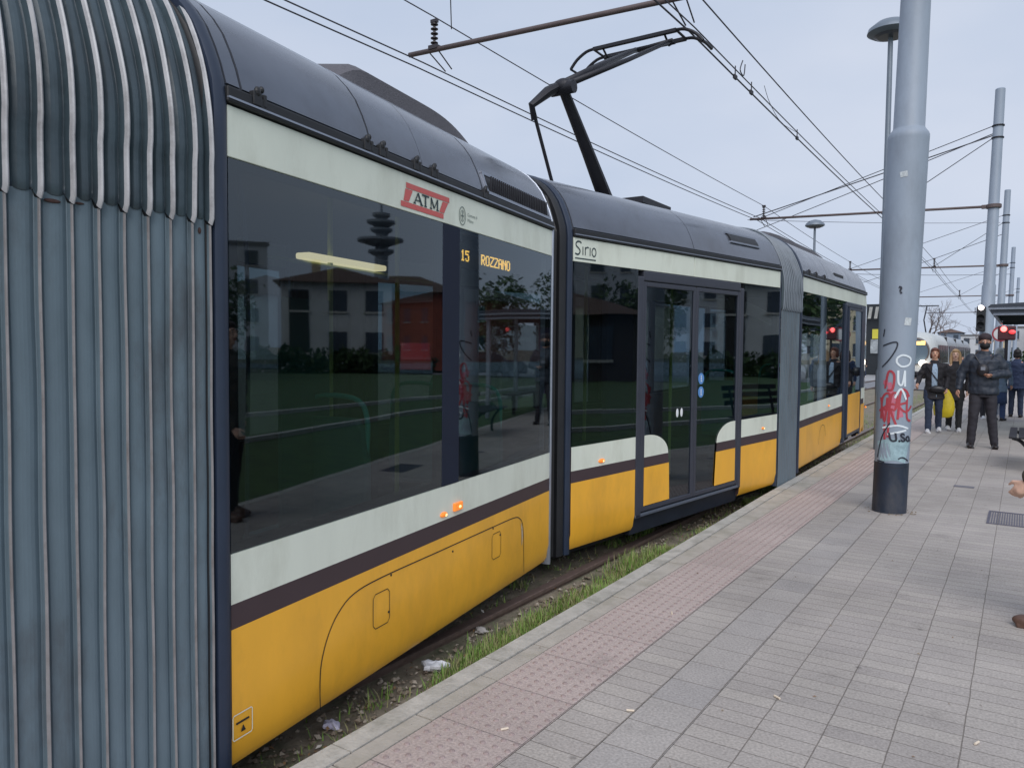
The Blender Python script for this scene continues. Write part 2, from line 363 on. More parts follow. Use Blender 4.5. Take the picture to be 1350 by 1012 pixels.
def body_rest(T, L, windows=True):
    """floor, ceiling, roof and the far side"""
    MB(T).box(0, L, .03, W-.03, .10, .16).build('floor', INTD, tram)
    MB(T).box(0.02, L-.02, .14, W-.14, 2.36, 2.40).build('ceiling', INT, tram)
    mb = MB(T); pr = [(u+.006, z-.008) for u, z in PROF[1:]]; pr = pr+[(W-u, z) for u, z in pr[::-1]]
    mb.loft([[(a, u, z) for u, z in pr+[(W-.1, 2.42), (.1, 2.42)]] for a in frange(0, L, 8)], 0)
    mb.build('roof', ROOF, tram, auto=40)
    F = far(T)
    lower_wall(F, 0, L); band(F, 0, L); MB(F).box(0, L, -.015, .05, 2.335, 2.40).build('gutter', BLACK, tram)
    pane(F, .05, L-.05, .78, 2.15); frame_box(F, 0, L, .77, 2.152, .05, 'window_frame', BLACK)
    fairing(F, 0, L)
    for a in frange(1.1, L-1.1, 1): MB(F).box(a-.08, a+.08, -.002, .04, .78, 2.15).build('window_pillar', PILLAR, tram)
    # dark underframe
    MB(T).box(.05, L-.05, .22, W-.22, -.12, .10).build('underframe', BLACK, tram)
def wheels(T, a):
    for u in (.42, W-.42):
        r = .3; z = -.2+r
        mb = MB(T); pr = [(-.05,.06),(-.05,r-.03),(-.05,r),(.03,r),(.03,r-.03),(.02,.1),(.06,.06)]
        rings = [[(a+q*math.cos(t), u+p, z-T.z0+q*math.sin(t)) for p, q in pr] for t in [2*math.pi*k/28 for k in range(28)]]
        mb.loft(rings+[rings[0]], 0, caps=False)
        mb.build('wheel', DARKMET, tram, auto=40)
    MB(T).box(a-.6, a+.6, .3, .4, -.08, .08).build('bogie_frame', BLACK, tram, bevel=.02)
def gutter(T, a0, a1, latches=()):
    g = MB(T).box(a0, a1, -.018, .05, 2.333, 2.388).build('gutter', BLACK, tram, bevel=.006)
    MB(T).box(a0, a1, -.022, -.012, 2.345, 2.352).build('gutter_strip', ALU, tram)
    for a in latches:
        m = MB(T); m.box(a-.02, a+.02, -.024, 0., 2.355, 2.405); m.ball((a,-.02,2.405),(.014,.012,.018),0,8,6); m.ball((a+.042,0.,2.425),(.011,.012,.013),0,8,6); m.box(a+.034, a+.05, -.02, .01, 2.36, 2.405)
        m.build('roof_latch', BLACK, tram, bevel=.003)
def stroke(T, pts, w, name, m, u=-.003, parent=None, k=4, sm=True, closed=False):
    mb = MB(T); P = smooth_path(pts, k) if sm else pts
    ribbon(mb, P, w, 0, closed, lambda a, b: (a, u, b))
    return mb.build(name, m, parent or tram)
# ---- section 0 (behind the left picture edge)
T = S0
lower_wall(T, 0, T.L); band(T, 0, T.L); gutter(T, 0, T.L); body_rest(T, T.L)
fairing(T, 0, 1.85); fairing(T, 1.865, T.L)
pane(T, .05, T.L-.05, .78, 2.15); frame_box(T, 0, T.L, .77, 2.152, .05, 'window_frame', BLACK)
MB(T).box(1.8, 1.98, -.002, .04, .78, 2.15).build('window_pillar', PILLAR, tram)
full_ring(T, T.L, T.L+.06, .01, FRAME, 'end_frame')
wheels(T, 1.2)
# ---- bellows between 0 and 1
Tb = Sec((-2.3,.60), (0,1), 0, 0, 1.03)
rg = [.08+.078*i for i in range(5)]
rg = [.068+.078*k for k in range(4)] + [.38,.468,.556,.635,.713,.789,.863,.942,1.008]
bellows(Tb, 1.02, rg, 'bellows')
for (y_, z_, w_, h_) in ((1.105,1.907,.05,.012),(1.572,1.885,.012,.022),(1.18,1.912,.03,.007)):
    m = MB(); m.ball((-2.3035,y_,z_), (.003,w_/2,h_/2), 0, 10, 6); m.build('rust_hole_spot', mat('rust_hole_dark', srgb(70,50,46), .9, var=.3, vscale=40), tram, smooth=True)  # middle spot is dark colour for a hole's shade; the others are rust
# ---- section 1
T = S1
full_ring(T, -.046, .012, .010, FRAME, 'end_frame', depth=.1)
full_ring(T, -.07, -.047, -.022, BLACK, 'bellows_rim', depth=.08)
lower_wall(T, .012, 3.03); band(T, .012, 3.03)
gutter(T, .0, 3.03, (.135,.80,.915,1.205,1.37,1.95))
body_rest(T, T.L)
for a0, a1 in ((.014,.075),(.088,.853),(.868,1.30),(1.304,1.955),(1.975,3.03)): fairing(T, a0, a1, .004)
pane(T, .013, 1.5, .773, 2.149, u=.0); pane(T, 1.68, 3.03, .773, 2.149, u=.0)
frame_box(T, .013, 1.5, .771, 2.151, .05, 'window_frame', BLACK, .009, .03)
frame_box(T, 1.68, 3.03, .771, 2.151, .035, 'window_frame', BLACK, .009, .03)
MB(T).box(1.5, 1.68, -.003, .06, .772, 2.15).build('window_pillar', PILLAR, tram, bevel=.003)
MB(T).tube(smooth_path([(.085,.03,2.14),(.12,.03,1.95),(.135,.03,1.6),(.125,.03,1.0),(.12,.03,.8)],4), .008, 6).build('door_seal', DOORF, tram)
# louvre
def on_prof(z, off=0.):
    for (u0,z0),(u1,z1) in zip(PROF[:-1], PROF[1:]):
        if z0 <= z <= z1: return u0+(u1-u0)*(z-z0)/(z1-z0)-off
    return 0
lou = MB(T); zz = frange(2.405, 2.515, 5)
lou.loft([[(a, on_prof(z, .012), z) for z in zz]+[(a, on_prof(z, .002), z) for z in zz[::-1]] for a in (2.03, 2.95)])
lo = lou.build('louvre', BLACK, tram)
f = MB(T)
for z in (2.402, 2.518): f.box(2.0, 2.98, on_prof(z,.02), on_prof(z,-.01), z-.008, z+.008)
for a in (2.0, 2.965): f.add([(a,on_prof(z,.02)+k*.02,z) for z in (2.40,2.52) for k in (0,1)]+[(a+.015,on_prof(z,.02)+k*.02,z) for z in (2.40,2.52) for k in (0,1)], [(0,1,3,2),(4,6,7,5),(0,2,6,4),(1,5,7,3),(0,4,5,1),(2,3,7,6)])
f.build('louvre_frame', ALU, lo)
sl = MB(T)
for a in frange(2.06, 2.92, 30): sl.box(a, a+.006, on_prof(2.42,.017), on_prof(2.42,.008), 2.412, 2.505)
sl.build('louvre_slat', DARKMET, lo)
# roof equipment hump
hp = MB(T)
def hump_ring(a, k):
    pts = [(.42,2.84),(.44,2.84+.12*k),(.52,2.84+.165*k),(.75,2.84+.2*k),(1.2,2.84+.21*k),(1.65,2.84+.2*k),(1.88,2.84+.165*k),(1.96,2.84+.12*k),(1.98,2.84)]
    return [(a, u, z) for u, z in pts]
hp.loft([hump_ring(1.20+1.42*k/22, .1+.92*min(1, math.sin(math.pi*min(.5, (k+.3)/22*2.6)))*(1 if k < 12 else math.cos(math.pi/2*((k-12)/10.6)**1.5))) for k in range(23)])
hp.build('roof_equipment_cover', mat('roof_mesh_cover', srgb(84,82,88), .7, var=.2, vscale=60, bump=.5, bscale=120), tram, auto=40)
MB(T).ball((2.45,.5,2.9), (.05,.05,.03)).tube([(2.45,.5,2.8),(2.45,.5,2.88)], .015, 8).build('antenna_knob', BLACK, tram)
# skirt details
stroke(T, [(.497,.005),(.495,.10),(.505,.2),(.55,.30),(.62,.375),(.73,.425),(.95,.44),(1.5,.435),(2.1,.43),(2.42,.425),(2.51,.405),(2.56,.36),(2.578,.28),(2.585,.15),(2.59,.03)], .006, 'wheel_cover_joint', BLACK, u=-.002)
stroke(T, [(2.535,.37),(2.55,.33),(2.557,.28),(2.55,.22)], [.006,.02,.022,.008]+[.015]*9, 'scraped_paint', mat('bare_scrape', srgb(170,160,140), .6, var=.3, vscale=40), u=-.0025, k=1)
for (a0, a1, z0, z1) in ((.872,1.006,.214,.374),(2.105,2.228,.23,.385)):
    r = .018; P = [(a0+r,z0),(a1-r,z0),(a1,z0+r),(a1,z1-r),(a1-r,z1),(a0+r,z1),(a0,z1-r),(a0,z0+r)]
    stroke(T, P, .004, 'hatch', BLACK, sm=False, closed=True)
for a, z in ((1.02,.43),(1.62,.40),(2.12,.42),(1.0,.26),(2.22,.36)):
    MB(T).tube([(a,0,z),(a,-.003,z)], .006, 8).build('lock', BLACK, tram)
# lifting point sign
P = [(.018,.098),(.103,.098),(.108,.104),(.108,.182),(.103,.188),(.018,.188),(.013,.182),(.013,.104)]
sg = stroke(T, P, .004, 'lifting_sign', CREAM, sm=False, closed=True)
mb = MB(T); mb.box(.03,.092,-.004,-.001,.152,.158); mb.add([(.05,-.004,.118),(.074,-.004,.118),(.062,-.004,.142)], [(0,1,2)]); mb.build('lifting_symbol', BLACK, sg)
def side_lamp(T, a, z, w=.05, h=.02, sq=False):
    mb = MB(T)
    if sq: mb.box(a-w, a+w, -.016, .0, z-h, z+h)
    else: mb.ball((a,-.003,z), (w,.014,h))
    o = mb.build('side_lamp', ORANGE, tram, smooth=not sq, bevel=.004 if sq else 0)
    MB(T).ball((a+w*.2,-.016 if sq else -.013,z-.002), (.012,.006,.008)).build('lamp_core', LAMPCORE, o, smooth=True)
side_lamp(T, 1.515, .622, .035, .014); side_lamp(T, 1.665, .640, .045, .022, True)
# operator emblem
mb = MB(T)
def para(mb, a0, a1, z0, z1, sk, w, mi=0, u=-.003):
    pass
RM = lambda a, b: (a, -.003, b)
ribbon(mb, [(1.14,2.292-.017),(1.56,2.292-.017)], .026, 0, False, RM)
ribbon(mb, [(1.095,2.170+.013),(1.50,2.170+.013)], .026, 0, False, RM)
mb.add([(1.118,-.003,2.2),(1.165,-.003,2.2),(1.20,-.003,2.258),(1.135,-.003,2.258)], [(0,1,2,3)])
mb.add([(1.455,-.003,2.2),(1.505,-.003,2.2),(1.548,-.003,2.258),(1.49,-.003,2.258)], [(0,1,2,3)])
lg = mb.build('operator_emblem', RED, tram)
mb = MB(T); RM4 = lambda a, b: (a, -.004, b)
for P, w_ in (([(1.215,2.203),(1.248,2.255)],.008),([(1.248,2.255),(1.282,2.203)],.014),([(1.228,2.219),(1.270,2.219)],.006),([(1.205,2.203),(1.228,2.203)],.006),([(1.268,2.203),(1.296,2.203)],.006),
    ([(1.283,2.254),(1.352,2.254)],.008),([(1.318,2.255),(1.318,2.203)],.014),([(1.305,2.203),(1.331,2.203)],.006),
    ([(1.372,2.203),(1.372,2.256)],.008),([(1.372,2.256),(1.404,2.208)],.012),([(1.404,2.208),(1.434,2.256)],.007),([(1.436,2.256),(1.436,2.203)],.014),([(1.360,2.203),(1.384,2.203)],.006),([(1.424,2.203),(1.449,2.203)],.006)):
    ribbon(mb, P, w_, 0, False, RM4)
mb.build('emblem_lettering', INK, lg)
mb = MB(T)
P = [(1.706+.036*math.cos(t), 2.219+.048*math.sin(t)) for t in frange(0, 2*math.pi, 24)[:-1]]
ribbon(mb, P, .006, 0, True, RM)
P = [(1.706+.022*math.cos(t), 2.219+.03*math.sin(t)) for t in frange(0, 2*math.pi, 20)[:-1]]
ribbon(mb, P, .004, 0, True, RM)
ribbon(mb, [(1.706,2.195),(1.706,2.243)], .008, 0, False, RM); ribbon(mb, [(1.69,2.219),(1.722,2.219)], .008, 0, False, RM)
mb.build('city_crest', PALEINK, tram)
text_mesh('Comune di', .026, lambda x, y, z: T(1.765+x, -.003, 2.226+y)).build('city_lettering', PALEINK, tram)
text_mesh('Milano', .026, lambda x, y, z: T(1.765+x, -.003, 2.196+y)).build('city_lettering', PALEINK, tram)
# destination display
G = {'1':['00100','01100','00100','00100','00100','00100','01110'],'5':['11111','10000','11110','00001','00001','10001','01110'],'R':['11110','10001','10001','11110','10100','10010','10001'],
 'O':['01110','10001','10001','10001','10001','10001','01110'],'Z':['11111','00001','00010','00100','01000','10000','11111'],'A':['01110','10001','10001','11111','10001','10001','10001'],'N':['10001','11001','10101','10011','10001','10001','10001']}
dd = MB(T).box(1.69, 2.5, .055, .09, 1.955, 2.075).build('destination_display', BLACK, tram)
mb = MB(T)
def dots(txt, a, z, dx, dz):
    for ch in txt:
        if ch != ' ':
            for j, row in enumerate(G[ch]):
                for i, c in enumerate(row):
                    if c == '1': mb.box(a+i*dx, a+i*dx+dx*.82, .050, .0545, z-j*dz, z-j*dz+dz*.82)
        a += dx*6
dots('15', 1.795, 2.045, .0086, .0088); dots('ROZZANO', 2.045, 2.045, .0098, .0088)
mb.build('display_lettering', AMBER, dd)
wheels(T, 1.0); wheels(T, 2.1)
def seat(T, a, u, face=1):
    s = MB(T)
    s.loft([[(a+face*.0+dx, u+w*k, z) for dx, k in ((0,-1),(0,1),(.05,1),(.05,-1))] for z, w in ((.55,.2),(.62,.22),(.9,.22),(1.08,.2),(1.14,.14))])
    s.loft([[(a+dx, u+.21*k, z) for k, z in ((-1,.52),(1,.52),(1,.60),(-1,.60))] for dx in (-.02*face, -.42*face)])
    o = s.build('seat', TEAL, tram, bevel=.015)
    MB(T).tube(smooth_path([(a+.03,u-.2,.95),(a+.03,u-.2,1.15),(a+.03,u-.12,1.24),(a+.03,u+.12,1.24),(a+.03,u+.2,1.15),(a+.03,u+.2,.95)],4), .014, 8).build('grab_loop', LOOP, o, smooth=True)
    MB(T).boxc((a-.2*face,u,.33), (.25,.3,.36)).build('seat_pedestal', INTD, o)
MB(T).box(.98, 1.36, .62, .64, .5, 1.75).build('teal_glow_panel', mat('glow_panel_teal', srgb(24,84,74), .4), tram)  # added panel; its teal colour stands in for a greenish glow inside
seat(T, 1.22, .5); seat(T, 2.7, .45); seat(T, 2.75, .95, -1); seat(T, 1.25, 1.9)
MB(T).box(1.37, 2.12, .76, .86, 1.985, 2.02).build('ceiling_lamp', LAMPW, tram, bevel=.01)
MB(T).tube([(1.1,.8,1.965),(2.98,.8,1.965)], .012, 8).build('grab_rail', RAILY, tram)
for a in (1.6, 2.3, 2.85): MB(T).tube([(a,.8,.16),(a,.8,2.36)], .016, 8).build('grab_pole', RAILY, tram)
# ---- joint 1-2
full_ring(T, 3.03, 3.055, .008, ALU, 'end_frame', depth=.08)
full_ring(T, 3.056, 3.12, -.01, FRAME, 'end_frame', depth=.09)
mb = MB(); jp = [(.08,-.03),(.08,1.),(.08,2.36),(.17,2.6),(.4,2.76),(1.2,2.80),(2.0,2.76),(2.23,2.6),(2.32,2.36),(2.32,1.),(2.32,-.03)]
rr = []
for k in range(13):
    f_ = k/12; w_ = -.02 if k % 2 else .015
    rr.append([tuple(Vector(S1(3.06, u+(w_ if u < 1.2 else -w_), z-(w_ if z > 2.4 else 0))).lerp(Vector(S2(-.08, u+(w_ if u < 1.2 else -w_), z-(w_ if z > 2.4 else 0))), f_)) for u, z in jp])
mb.loft(rr, caps=False, closed=False); mb.build('bellows', BLACK, tram)
# ---- section 2
T = S2
full_ring(T, -.14, -.06, -.004, BLACK, 'end_frame', depth=.09)
full_ring(T, -.058, .004, .006, FRAME, 'end_frame', depth=.09)
sk = lower_wall(T, .006, .875)
lower_wall(T, 2.82, 3.69)
band(T, .006, 1.795); band(T, 1.803, 3.69)
gutter(T, 0, 3.69, ())
# body without a near wall between the doors
body_rest(T, T.L)
fairing(T, .006, 1.79, .004); fairing(T, 1.80, 3.69, .004)
pane(T, .006, .876, .773, 2.149, u=.0); pane(T, 2.818, 3.69, .773, 2.149, u=.0)
frame_box(T, .006, .876, .771, 2.151, .04, 'window_frame', BLACK, .009, .03); frame_box(T, 2.818, 3.69, .771, 2.151, .035, 'window_frame', BLACK, .009, .03)
MB(T).box(.47, .879, .014, .06, .80, 2.12).build('window_pillar', PILLAR, tram)
# door surround
mb = MB(T)
mb.box(.878,.965,-.006,.06,.08,2.10); mb.box(2.742,2.815,-.006,.06,.08,2.10); mb.box(.965,2.742,-.004,.06,2.065,2.15)
mb.build('door_surround', DOORF, tram, bevel=.01)
MB(T).box(.88, 2.80, -.006, .2, .088, .114).build('door_step', mat('step_edge', srgb(96,104,118), .4, metal=.4), tram, bevel=.004)
MB(T).box(.88, 2.82, .05, .2, -.06, .083).build('door_sill', mat('sill_dark', srgb(26,32,44), .5, var=.2), tram)
for k, (a0, a1, mirror) in enumerate(((.968,1.85,0),(1.857,2.738,1))):
    fr = MB(T); w = .045
    fr.box(a0, a0+w, 0, .04, .125, 2.06); fr.box(a1-w, a1, 0, .04, .125, 2.06); fr.box(a0+w, a1-w, 0, .04, .125, .165); fr.box(a0+w, a1-w, 0, .04, 2.02, 2.06)
    door = fr.build('door', DOORF, tram, bevel=.006)
    pane(T, a0+w, a1-w, .165, 2.02, 'door_glass', door, DGLASS, u=.012)
    X = (lambda d: a1-d) if mirror else (lambda d: a0+d)
    u = .004
    mb = MB(T)
    def poly(pts, mi): mb.add([(X(p), u, z) for p, z in pts], [tuple(range(len(pts)))], mi)
    arc = [(.045,.77)]+[(.10+.33*math.sin(t), .585+.185*math.cos(t)) for t in frange(0, math.pi/2, 10)]+[(.045,.585)]
    poly(arc, 2)
    poly([(.045,.583),(.432,.583),(.44,.50),(.045,.50)], 1)
    poly([(.045,.498),(.445,.498),(.46 if not mirror else .47,.172),(.045,.172)], 0)
    mb.build('door_paint_panel', [YEL, BROWN, CREAM], door, sol=.004)
for z in (1.218, 1.092):
    st = MB(T).tube([(1.985,.009,z),(1.985,.0115,z)], .052, 24).build('door_sticker', BLUE, tram)
    m_ = MB(T); m_.ball((1.985,.0085,z+.022), (.009,.002,.009), 0, 8, 5); m_.box(1.978,1.99,.0075,.0088,z-.012,z+.012); m_.box(1.974,2.0,.0075,.0088,z-.028,z-.018); m_.build('sticker_symbol', WHITE, st)
for a in (1.56, 1.635): MB(T).ball((a,.010,.925), (.022,.003,.04)).build('door_sticker', WHITE, tram)
side_lamp(T, .392, .628, .042, .017); side_lamp(T, 3.33, .645, .03, .012)
# model lettering
mb = MB(T)
def glyph(paths, w=.010):
    for p in paths: ribbon(mb, smooth_path(p, 4) if len(p) > 2 else p, w, 0, False, RM)
x = .02; z = 2.205
glyph([[(x+.075,z+.085),(x+.06,z+.095),(x+.03,z+.095),(x+.01,z+.08),(x+.015,z+.062),(x+.045,z+.045),(x+.06,z+.028),(x+.05,z+.008),(x+.03,z),(x+.0,z+.006)]], .012)
glyph([[(x+.095,z),(x+.095,z+.062)]]); 
glyph([[(x+.125,z),(x+.125,z+.062)],[(x+.125,z+.04),(x+.135,z+.056),(x+.155,z+.062),(x+.168,z+.058)]])
glyph([[(x+.185,z),(x+.185,z+.062)]])
glyph([[(x+.235+.026*math.cos(t), z+.031+.031*math.sin(t)) for t in frange(0, 2*math.pi, 8)]])
glyph([[(x,z-.028),(x+.26,z-.028)]], .009)
mb.build('model_lettering', INK, tram)
# roof vent
v = MB(T); zz = [2.56,2.60,2.64]
v.loft([[(a, on_prof(z, .02), z) for z in zz]+[(a, on_prof(z, .004), z) for z in zz[::-1]] for a in (2.62, 3.25)])
ve = v.build('roof_vent', BLACK, tram)
v = MB(T)
for z in (2.553, 2.647): v.box(2.6, 3.27, on_prof(z,.026), on_prof(z,0), z-.008, z+.008)
v.build('vent_frame', ALU, ve)
stroke(T, [(2.35,2.0)]*2, .001, 'x', BLACK, sm=False).name = 'x'; bpy.data.objects.remove(bpy.data.objects['x'])
seat(T, .45, 1.9); seat(T, 3.3, .5, -1)
for a in (1.1, 2.6): MB(T).tube([(a,.7,.16),(a,.7,2.36)], .016, 8).build('grab_pole', RAILY, tram)
MB(T).box(1.2, 2.4, .9, 1.0, 2.33, 2.355).build('ceiling_lamp', INT, tram)
# ---- bellows 2-3
full_ring(T, 3.69, 3.72, .004, FRAME, 'end_frame')
Tc = Sec((-2.246,8.70), (.004,1), .045, .011, .86)
bellows(Tc, .84, [.03+.072*i for i in range(12)], 'bellows', mat('bellows_piping_dull', srgb(120,128,138), .5, var=.15), up_amp=.016, lo_amp=.002, bulge=.018)
# ---- section 3
T = S3
full_ring(T, -.05, .03, .012, FRAME, 'end_frame', depth=.1)
lower_wall(T, .03, 2.74); lower_wall(T, 4.2, 4.66)
band(T, .03, 4.66); gutter(T, .03, 4.66, (.3,.7,1.2))
body_rest(T, T.L)
for a0, a1 in ((.03,1.5),(1.512,3.2),(3.212,4.66)): fairing(T, a0, a1, .004)
pane(T, .03, 2.74, .773, 2.149, u=.0); frame_box(T, .03, 2.74, .771, 2.151, .04, 'window_frame', BLACK, .009, .03)
mb = MB(T); mb.box(2.742,2.84,-.03,.06,.03,2.12); mb.box(4.1,4.2,-.03,.06,.03,2.12); mb.box(2.84,4.1,-.02,.06,2.08,2.15)
mb.build('door_surround', FRAME, tram, bevel=.01)
dr = frame_box(T, 2.86, 4.08, .10, 2.07, .06, 'door', FRAME, u0=-.05, u1=-.015)
pane(T, 2.92, 4.02, .74, 2.03, 'door_glass', dr, DGLASS, u=-.04)
MB(T).box(2.92, 4.02, -.045, -.02, .14, .74).build('door_paint_panel', YEL, dr)
MB(T).box(1.75, 2.35, .05, .3, 1.9, 2.08).build('driver_screen_box', BLACK, tram)
side_lamp(T, 1.75, .66, .03, .013)
stroke(T, [(1.15,.18),(1.2,.34),(1.33,.42),(1.5,.40),(1.6,.25)], .006, 'wheel_cover_joint', BLACK, u=-.002)
v = MB(T); v.box(2.1,2.75,.03,.07,2.46,2.53); v.build('roof_vent', BLACK, tram, bevel=.01)
hp = MB(T); hp.loft([hump_ring(.1,.1),hump_ring(.2,.5),hump_ring(.6,.62),hump_ring(2.6,.6),hump_ring(3.2,.3),hump_ring(3.4,.1)]); hp.build('roof_equipment_cover', MATS['roof_mesh_cover'], tram, auto=40)
seat(T, .8, .5); seat(T, 1.7, .5); wheels(T, 1.3); wheels(T, 2.6)
# nose
ns = MB(T)
def nose_ring(a, k, dz):
    pts = []
    base = [(0,.02,0),(0,.5,0),(0,.77,1),(0,1.4,2),(0,2.15,2),(0.02,2.4,1),(.15,2.66,3),(.45,2.82-dz,3),(1.2,2.88-dz,3)]
    full = base+[(W-u, z, q) for u, z, q in base[::-1][1:]]
    for u, z, q in full:
        uu = 1.2+(u-1.2)*k; pts.append((a+(.12 if .7 < z < 1.2 else 0)*(1-k), uu, .3+(z-.3)*(1-dz*.3)))
    return pts
rings = [nose_ring(4.66,1,0),nose_ring(5.0,.97,.03),nose_ring(5.35,.88,.12),nose_ring(5.6,.74,.28),nose_ring(5.75,.55,.5),nose_ring(5.82,.3,.75)]
qs = [0,1,2,2,1,3,3,3,3,3,3,1,2,2,1,0,0]
ns.loft(rings, 0, False, True, qs)
ns.build('nose', [YEL, CREAM, mat('windscreen_dark', srgb(20,26,34), .08, spec=.8), FAIR], tram, auto=50)
side_lamp(T, 4.9, .42, .03, .02)
MB(T).box(4.2, 4.66, .0, .04, .773, 2.149).build('corner_post', FRAME, tram)
# ---- pantograph
pg = MB().tube([(-3.62,7.25,2.93),(-3.62,6.75,3.42),(-3.62,6.24,3.9)], [.085,.065,.05], 10, flat=.8).build('pantograph', DARKMET, tram, auto=40)
MB().box(-4.1,-3.1,6.9,7.6,2.92,2.98).build('pantograph_base', DARKMET, pg)
MB().tube([(-3.8,6.45,2.95),(-3.8,6.05,3.62)], .017, 8).build('guide_rod', DARKMET, pg)
MB().tube([(-3.62,6.30,3.97),(-3.7,6.1,3.84),(-3.78,5.96,3.70),(-3.8,6.04,3.60)], [.04,.05,.035,.03], 8).ball((-3.62,6.24,3.92), (.1,.07,.07)).tube([(-3.5,6.24,3.9),(-3.74,6.24,3.9)], .06, 12).build('knee_joint', DARKMET, pg, auto=40)
m = MB(); m.tube([(-3.64,6.24,3.93),(-3.7,7.1,4.38),(-3.72,8.02,4.84)], [.045,.035,.028], 8)
m.tube([(-3.56,6.26,3.94),(-3.42,7.2,4.42),(-3.34,8.05,4.86)], [.03,.024,.02], 8); m.tube([(-3.72,8.05,4.85),(-3.30,8.05,4.87)], .022, 8)
m.build('upper_arm', DARKMET, pg, smooth=True)
hd = MB()
for y in (8.06, 8.34): hd.box(-4.27,-3.26,y-.025,y+.025,4.955,4.99)
for sx, x0 in ((-1,-4.27),(1,-3.26)):
    for y in (8.06, 8.34):
        hd.tube(smooth_path([(x0,y,4.975),(x0+sx*.1,y,4.96),(x0+sx*.22,y,4.89),(x0+sx*.30,y,4.80)],3), .018, 8)
    hd.tube([(x0+sx*.30,8.06,4.80),(x0+sx*.30,8.34,4.80)], .014, 6); hd.tube([(x0,8.06,4.97),(x0,8.34,4.97)], .014, 6)
hd.tube([(-4.2,8.2,4.90),(-3.33,8.2,4.90)], .02, 8)
for x in (-4.15,-3.4): hd.tube([(x,8.06,4.96),(x,8.2,4.88),(x,8.34,4.96)], .012, 6); hd.tube([(x,8.2,4.9),(-3.72 if x<-3.8 else -3.34,8.04,4.85)], .012, 6)
hd.build('collector_head', DARKMET, pg, auto=40)
# ------------------------------------------------------------------ ground and platform
def sheet(name, x0, x1, y0, y1, z, m, kind='structure', nx=1, ny=1):
    mb = MB(); vs = [(x0+(x1-x0)*i/nx, y0+(y1-y0)*j/ny, z) for j in range(ny+1) for i in range(nx+1)]
    mb.add(vs, [(j*(nx+1)+i, j*(nx+1)+i+1, (j+1)*(nx+1)+i+1, (j+1)*(nx+1)+i) for j in range(ny) for i in range(nx)])
    return mb.build(name, m, kind=kind)
GRASSM = mat('lawn_green', (.05,.095,.03), .9, var=.45, vscale=3, bump=.5, bscale=60)
EARTH = mat('track_earth', (.20,.17,.13), .95, var=.4, vscale=9, dirt=(.07,.10,.04), dscale=3, damt=.8, bump=.8, bscale=50)
ASPH = mat('asphalt', srgb(120,121,126), .9, var=.15, vscale=3, bump=.3, bscale=120)
sheet('ground', -600, 600, -300, 900, -.30, EARTH)
sheet('track_bed', -8.7, -2.1, -30, 40, -.255, EARTH)
sheet('lawn', .49, 60, -30, 40.5, -.03, GRASSM)
sheet('road', -120, 120, 41, 52, -.26, ASPH)
sheet('square', -60, 30, 52, 110, -.28, mat('square_paving', srgb(150,150,152), .85, var=.12, vscale=1.5))
sheet('verge', -3.2, .48, 38.4, 41, -.235, GRASSM)
KP = [(-2.15,-14),(-2.15,2),(-2.158,3.2),(-2.176,4.6),(-2.2,6.2),(-2.235,8),(-2.262,11),(-2.275,14),(-2.27,18),(-2.27,24),(-2.3,38)]
def kx(y):
    for (x0,y0),(x1,y1) in zip(KP[:-1], KP[1:]):
        if y0 <= y <= y1: return x0+(x1-x0)*(y-y0)/(y1-y0)
ys = frange(-14, 38, 104)
mb = MB(); rings = [[(kx(y)+.02, y, -.295), (kx(y)+.02, y, -.006), (.375, y, -.006), (.375, y, -.295)] for y in ys]
mb.loft(rings); mb.build('platform', mat('joint_sand', srgb(88,84,84), .95, var=.3, vscale=30), kind='structure')
KST = mat('kerb_stone', srgb(174,171,165), .8, var=.16, vscale=14, dirt=srgb(104,104,92), dscale=5, damt=.6, bump=.5, bscale=70)
mb = MB(); y = -14.
while y < 37.9:
    L_ = 1.0; y1 = min(y+L_, 38)
    for (a, b) in ((y+.004, y1-.004),):
        sub = frange(a, b, 5)
        mb.loft([[(kx(q), q, -.28), (kx(q)-.0, q, -.02), (kx(q)+.014, q, .002), (kx(q)+.115, q, .003), (kx(q)+.118, q, -.28)] for q in sub])
    y = y1
mb.build('kerb', KST, kind='structure', auto=30)
mb = MB(); y = -14.2; random.seed(3)
while y < 37.9:
    y1 = y+.46
    a, b = max(y+.005, -14), min(y1-.005, 38)
    dz = random.uniform(-.0015, .0015)
    vs = []
    mb.loft([[(kx(q)+.124, q, -.01), (kx(q)+.124, q, dz), (-1.945, q, dz), (-1.945, q, -.01)] for q in (a, b)])
    y = y1
mb.build('edge_paving', mat('edge_slab', srgb(168,162,154), .85, var=.16, vscale=7, dirt=srgb(120,116,92), dscale=2.5, damt=.5, bump=.4, bscale=80), kind='structure')
TACT = paver('tactile_slab', srgb(178,163,158), srgb(169,155,150), srgb(124,114,112), .402, .402, .006, shift=(-1.939,0), big=.12)
sheet('tactile_paving', -1.939, -1.537, -14, 38, 0, TACT)
P1, P2 = srgb(168,161,155), srgb(158,151,147); MO = srgb(122,115,109)
sheet('paving_strip', -1.534, -1.302, -14, 38, 0, paver('paver_a', P1, P2, MO, .233, .106, .006, shift=(-1.534,.02)))
sheet('slab_strip', -1.300, -1.069, -14, 38, 0, paver('paver_slab', srgb(163,157,153), srgb(155,150,148), MO, .233, .234, .006, shift=(-1.302,.03)))
sheet('paving', -1.067, .375, -14, 38, 0, paver('paver_b', P1, P2, MO, .2296, .1015, .006, shift=(-1.067,0), big=.2))
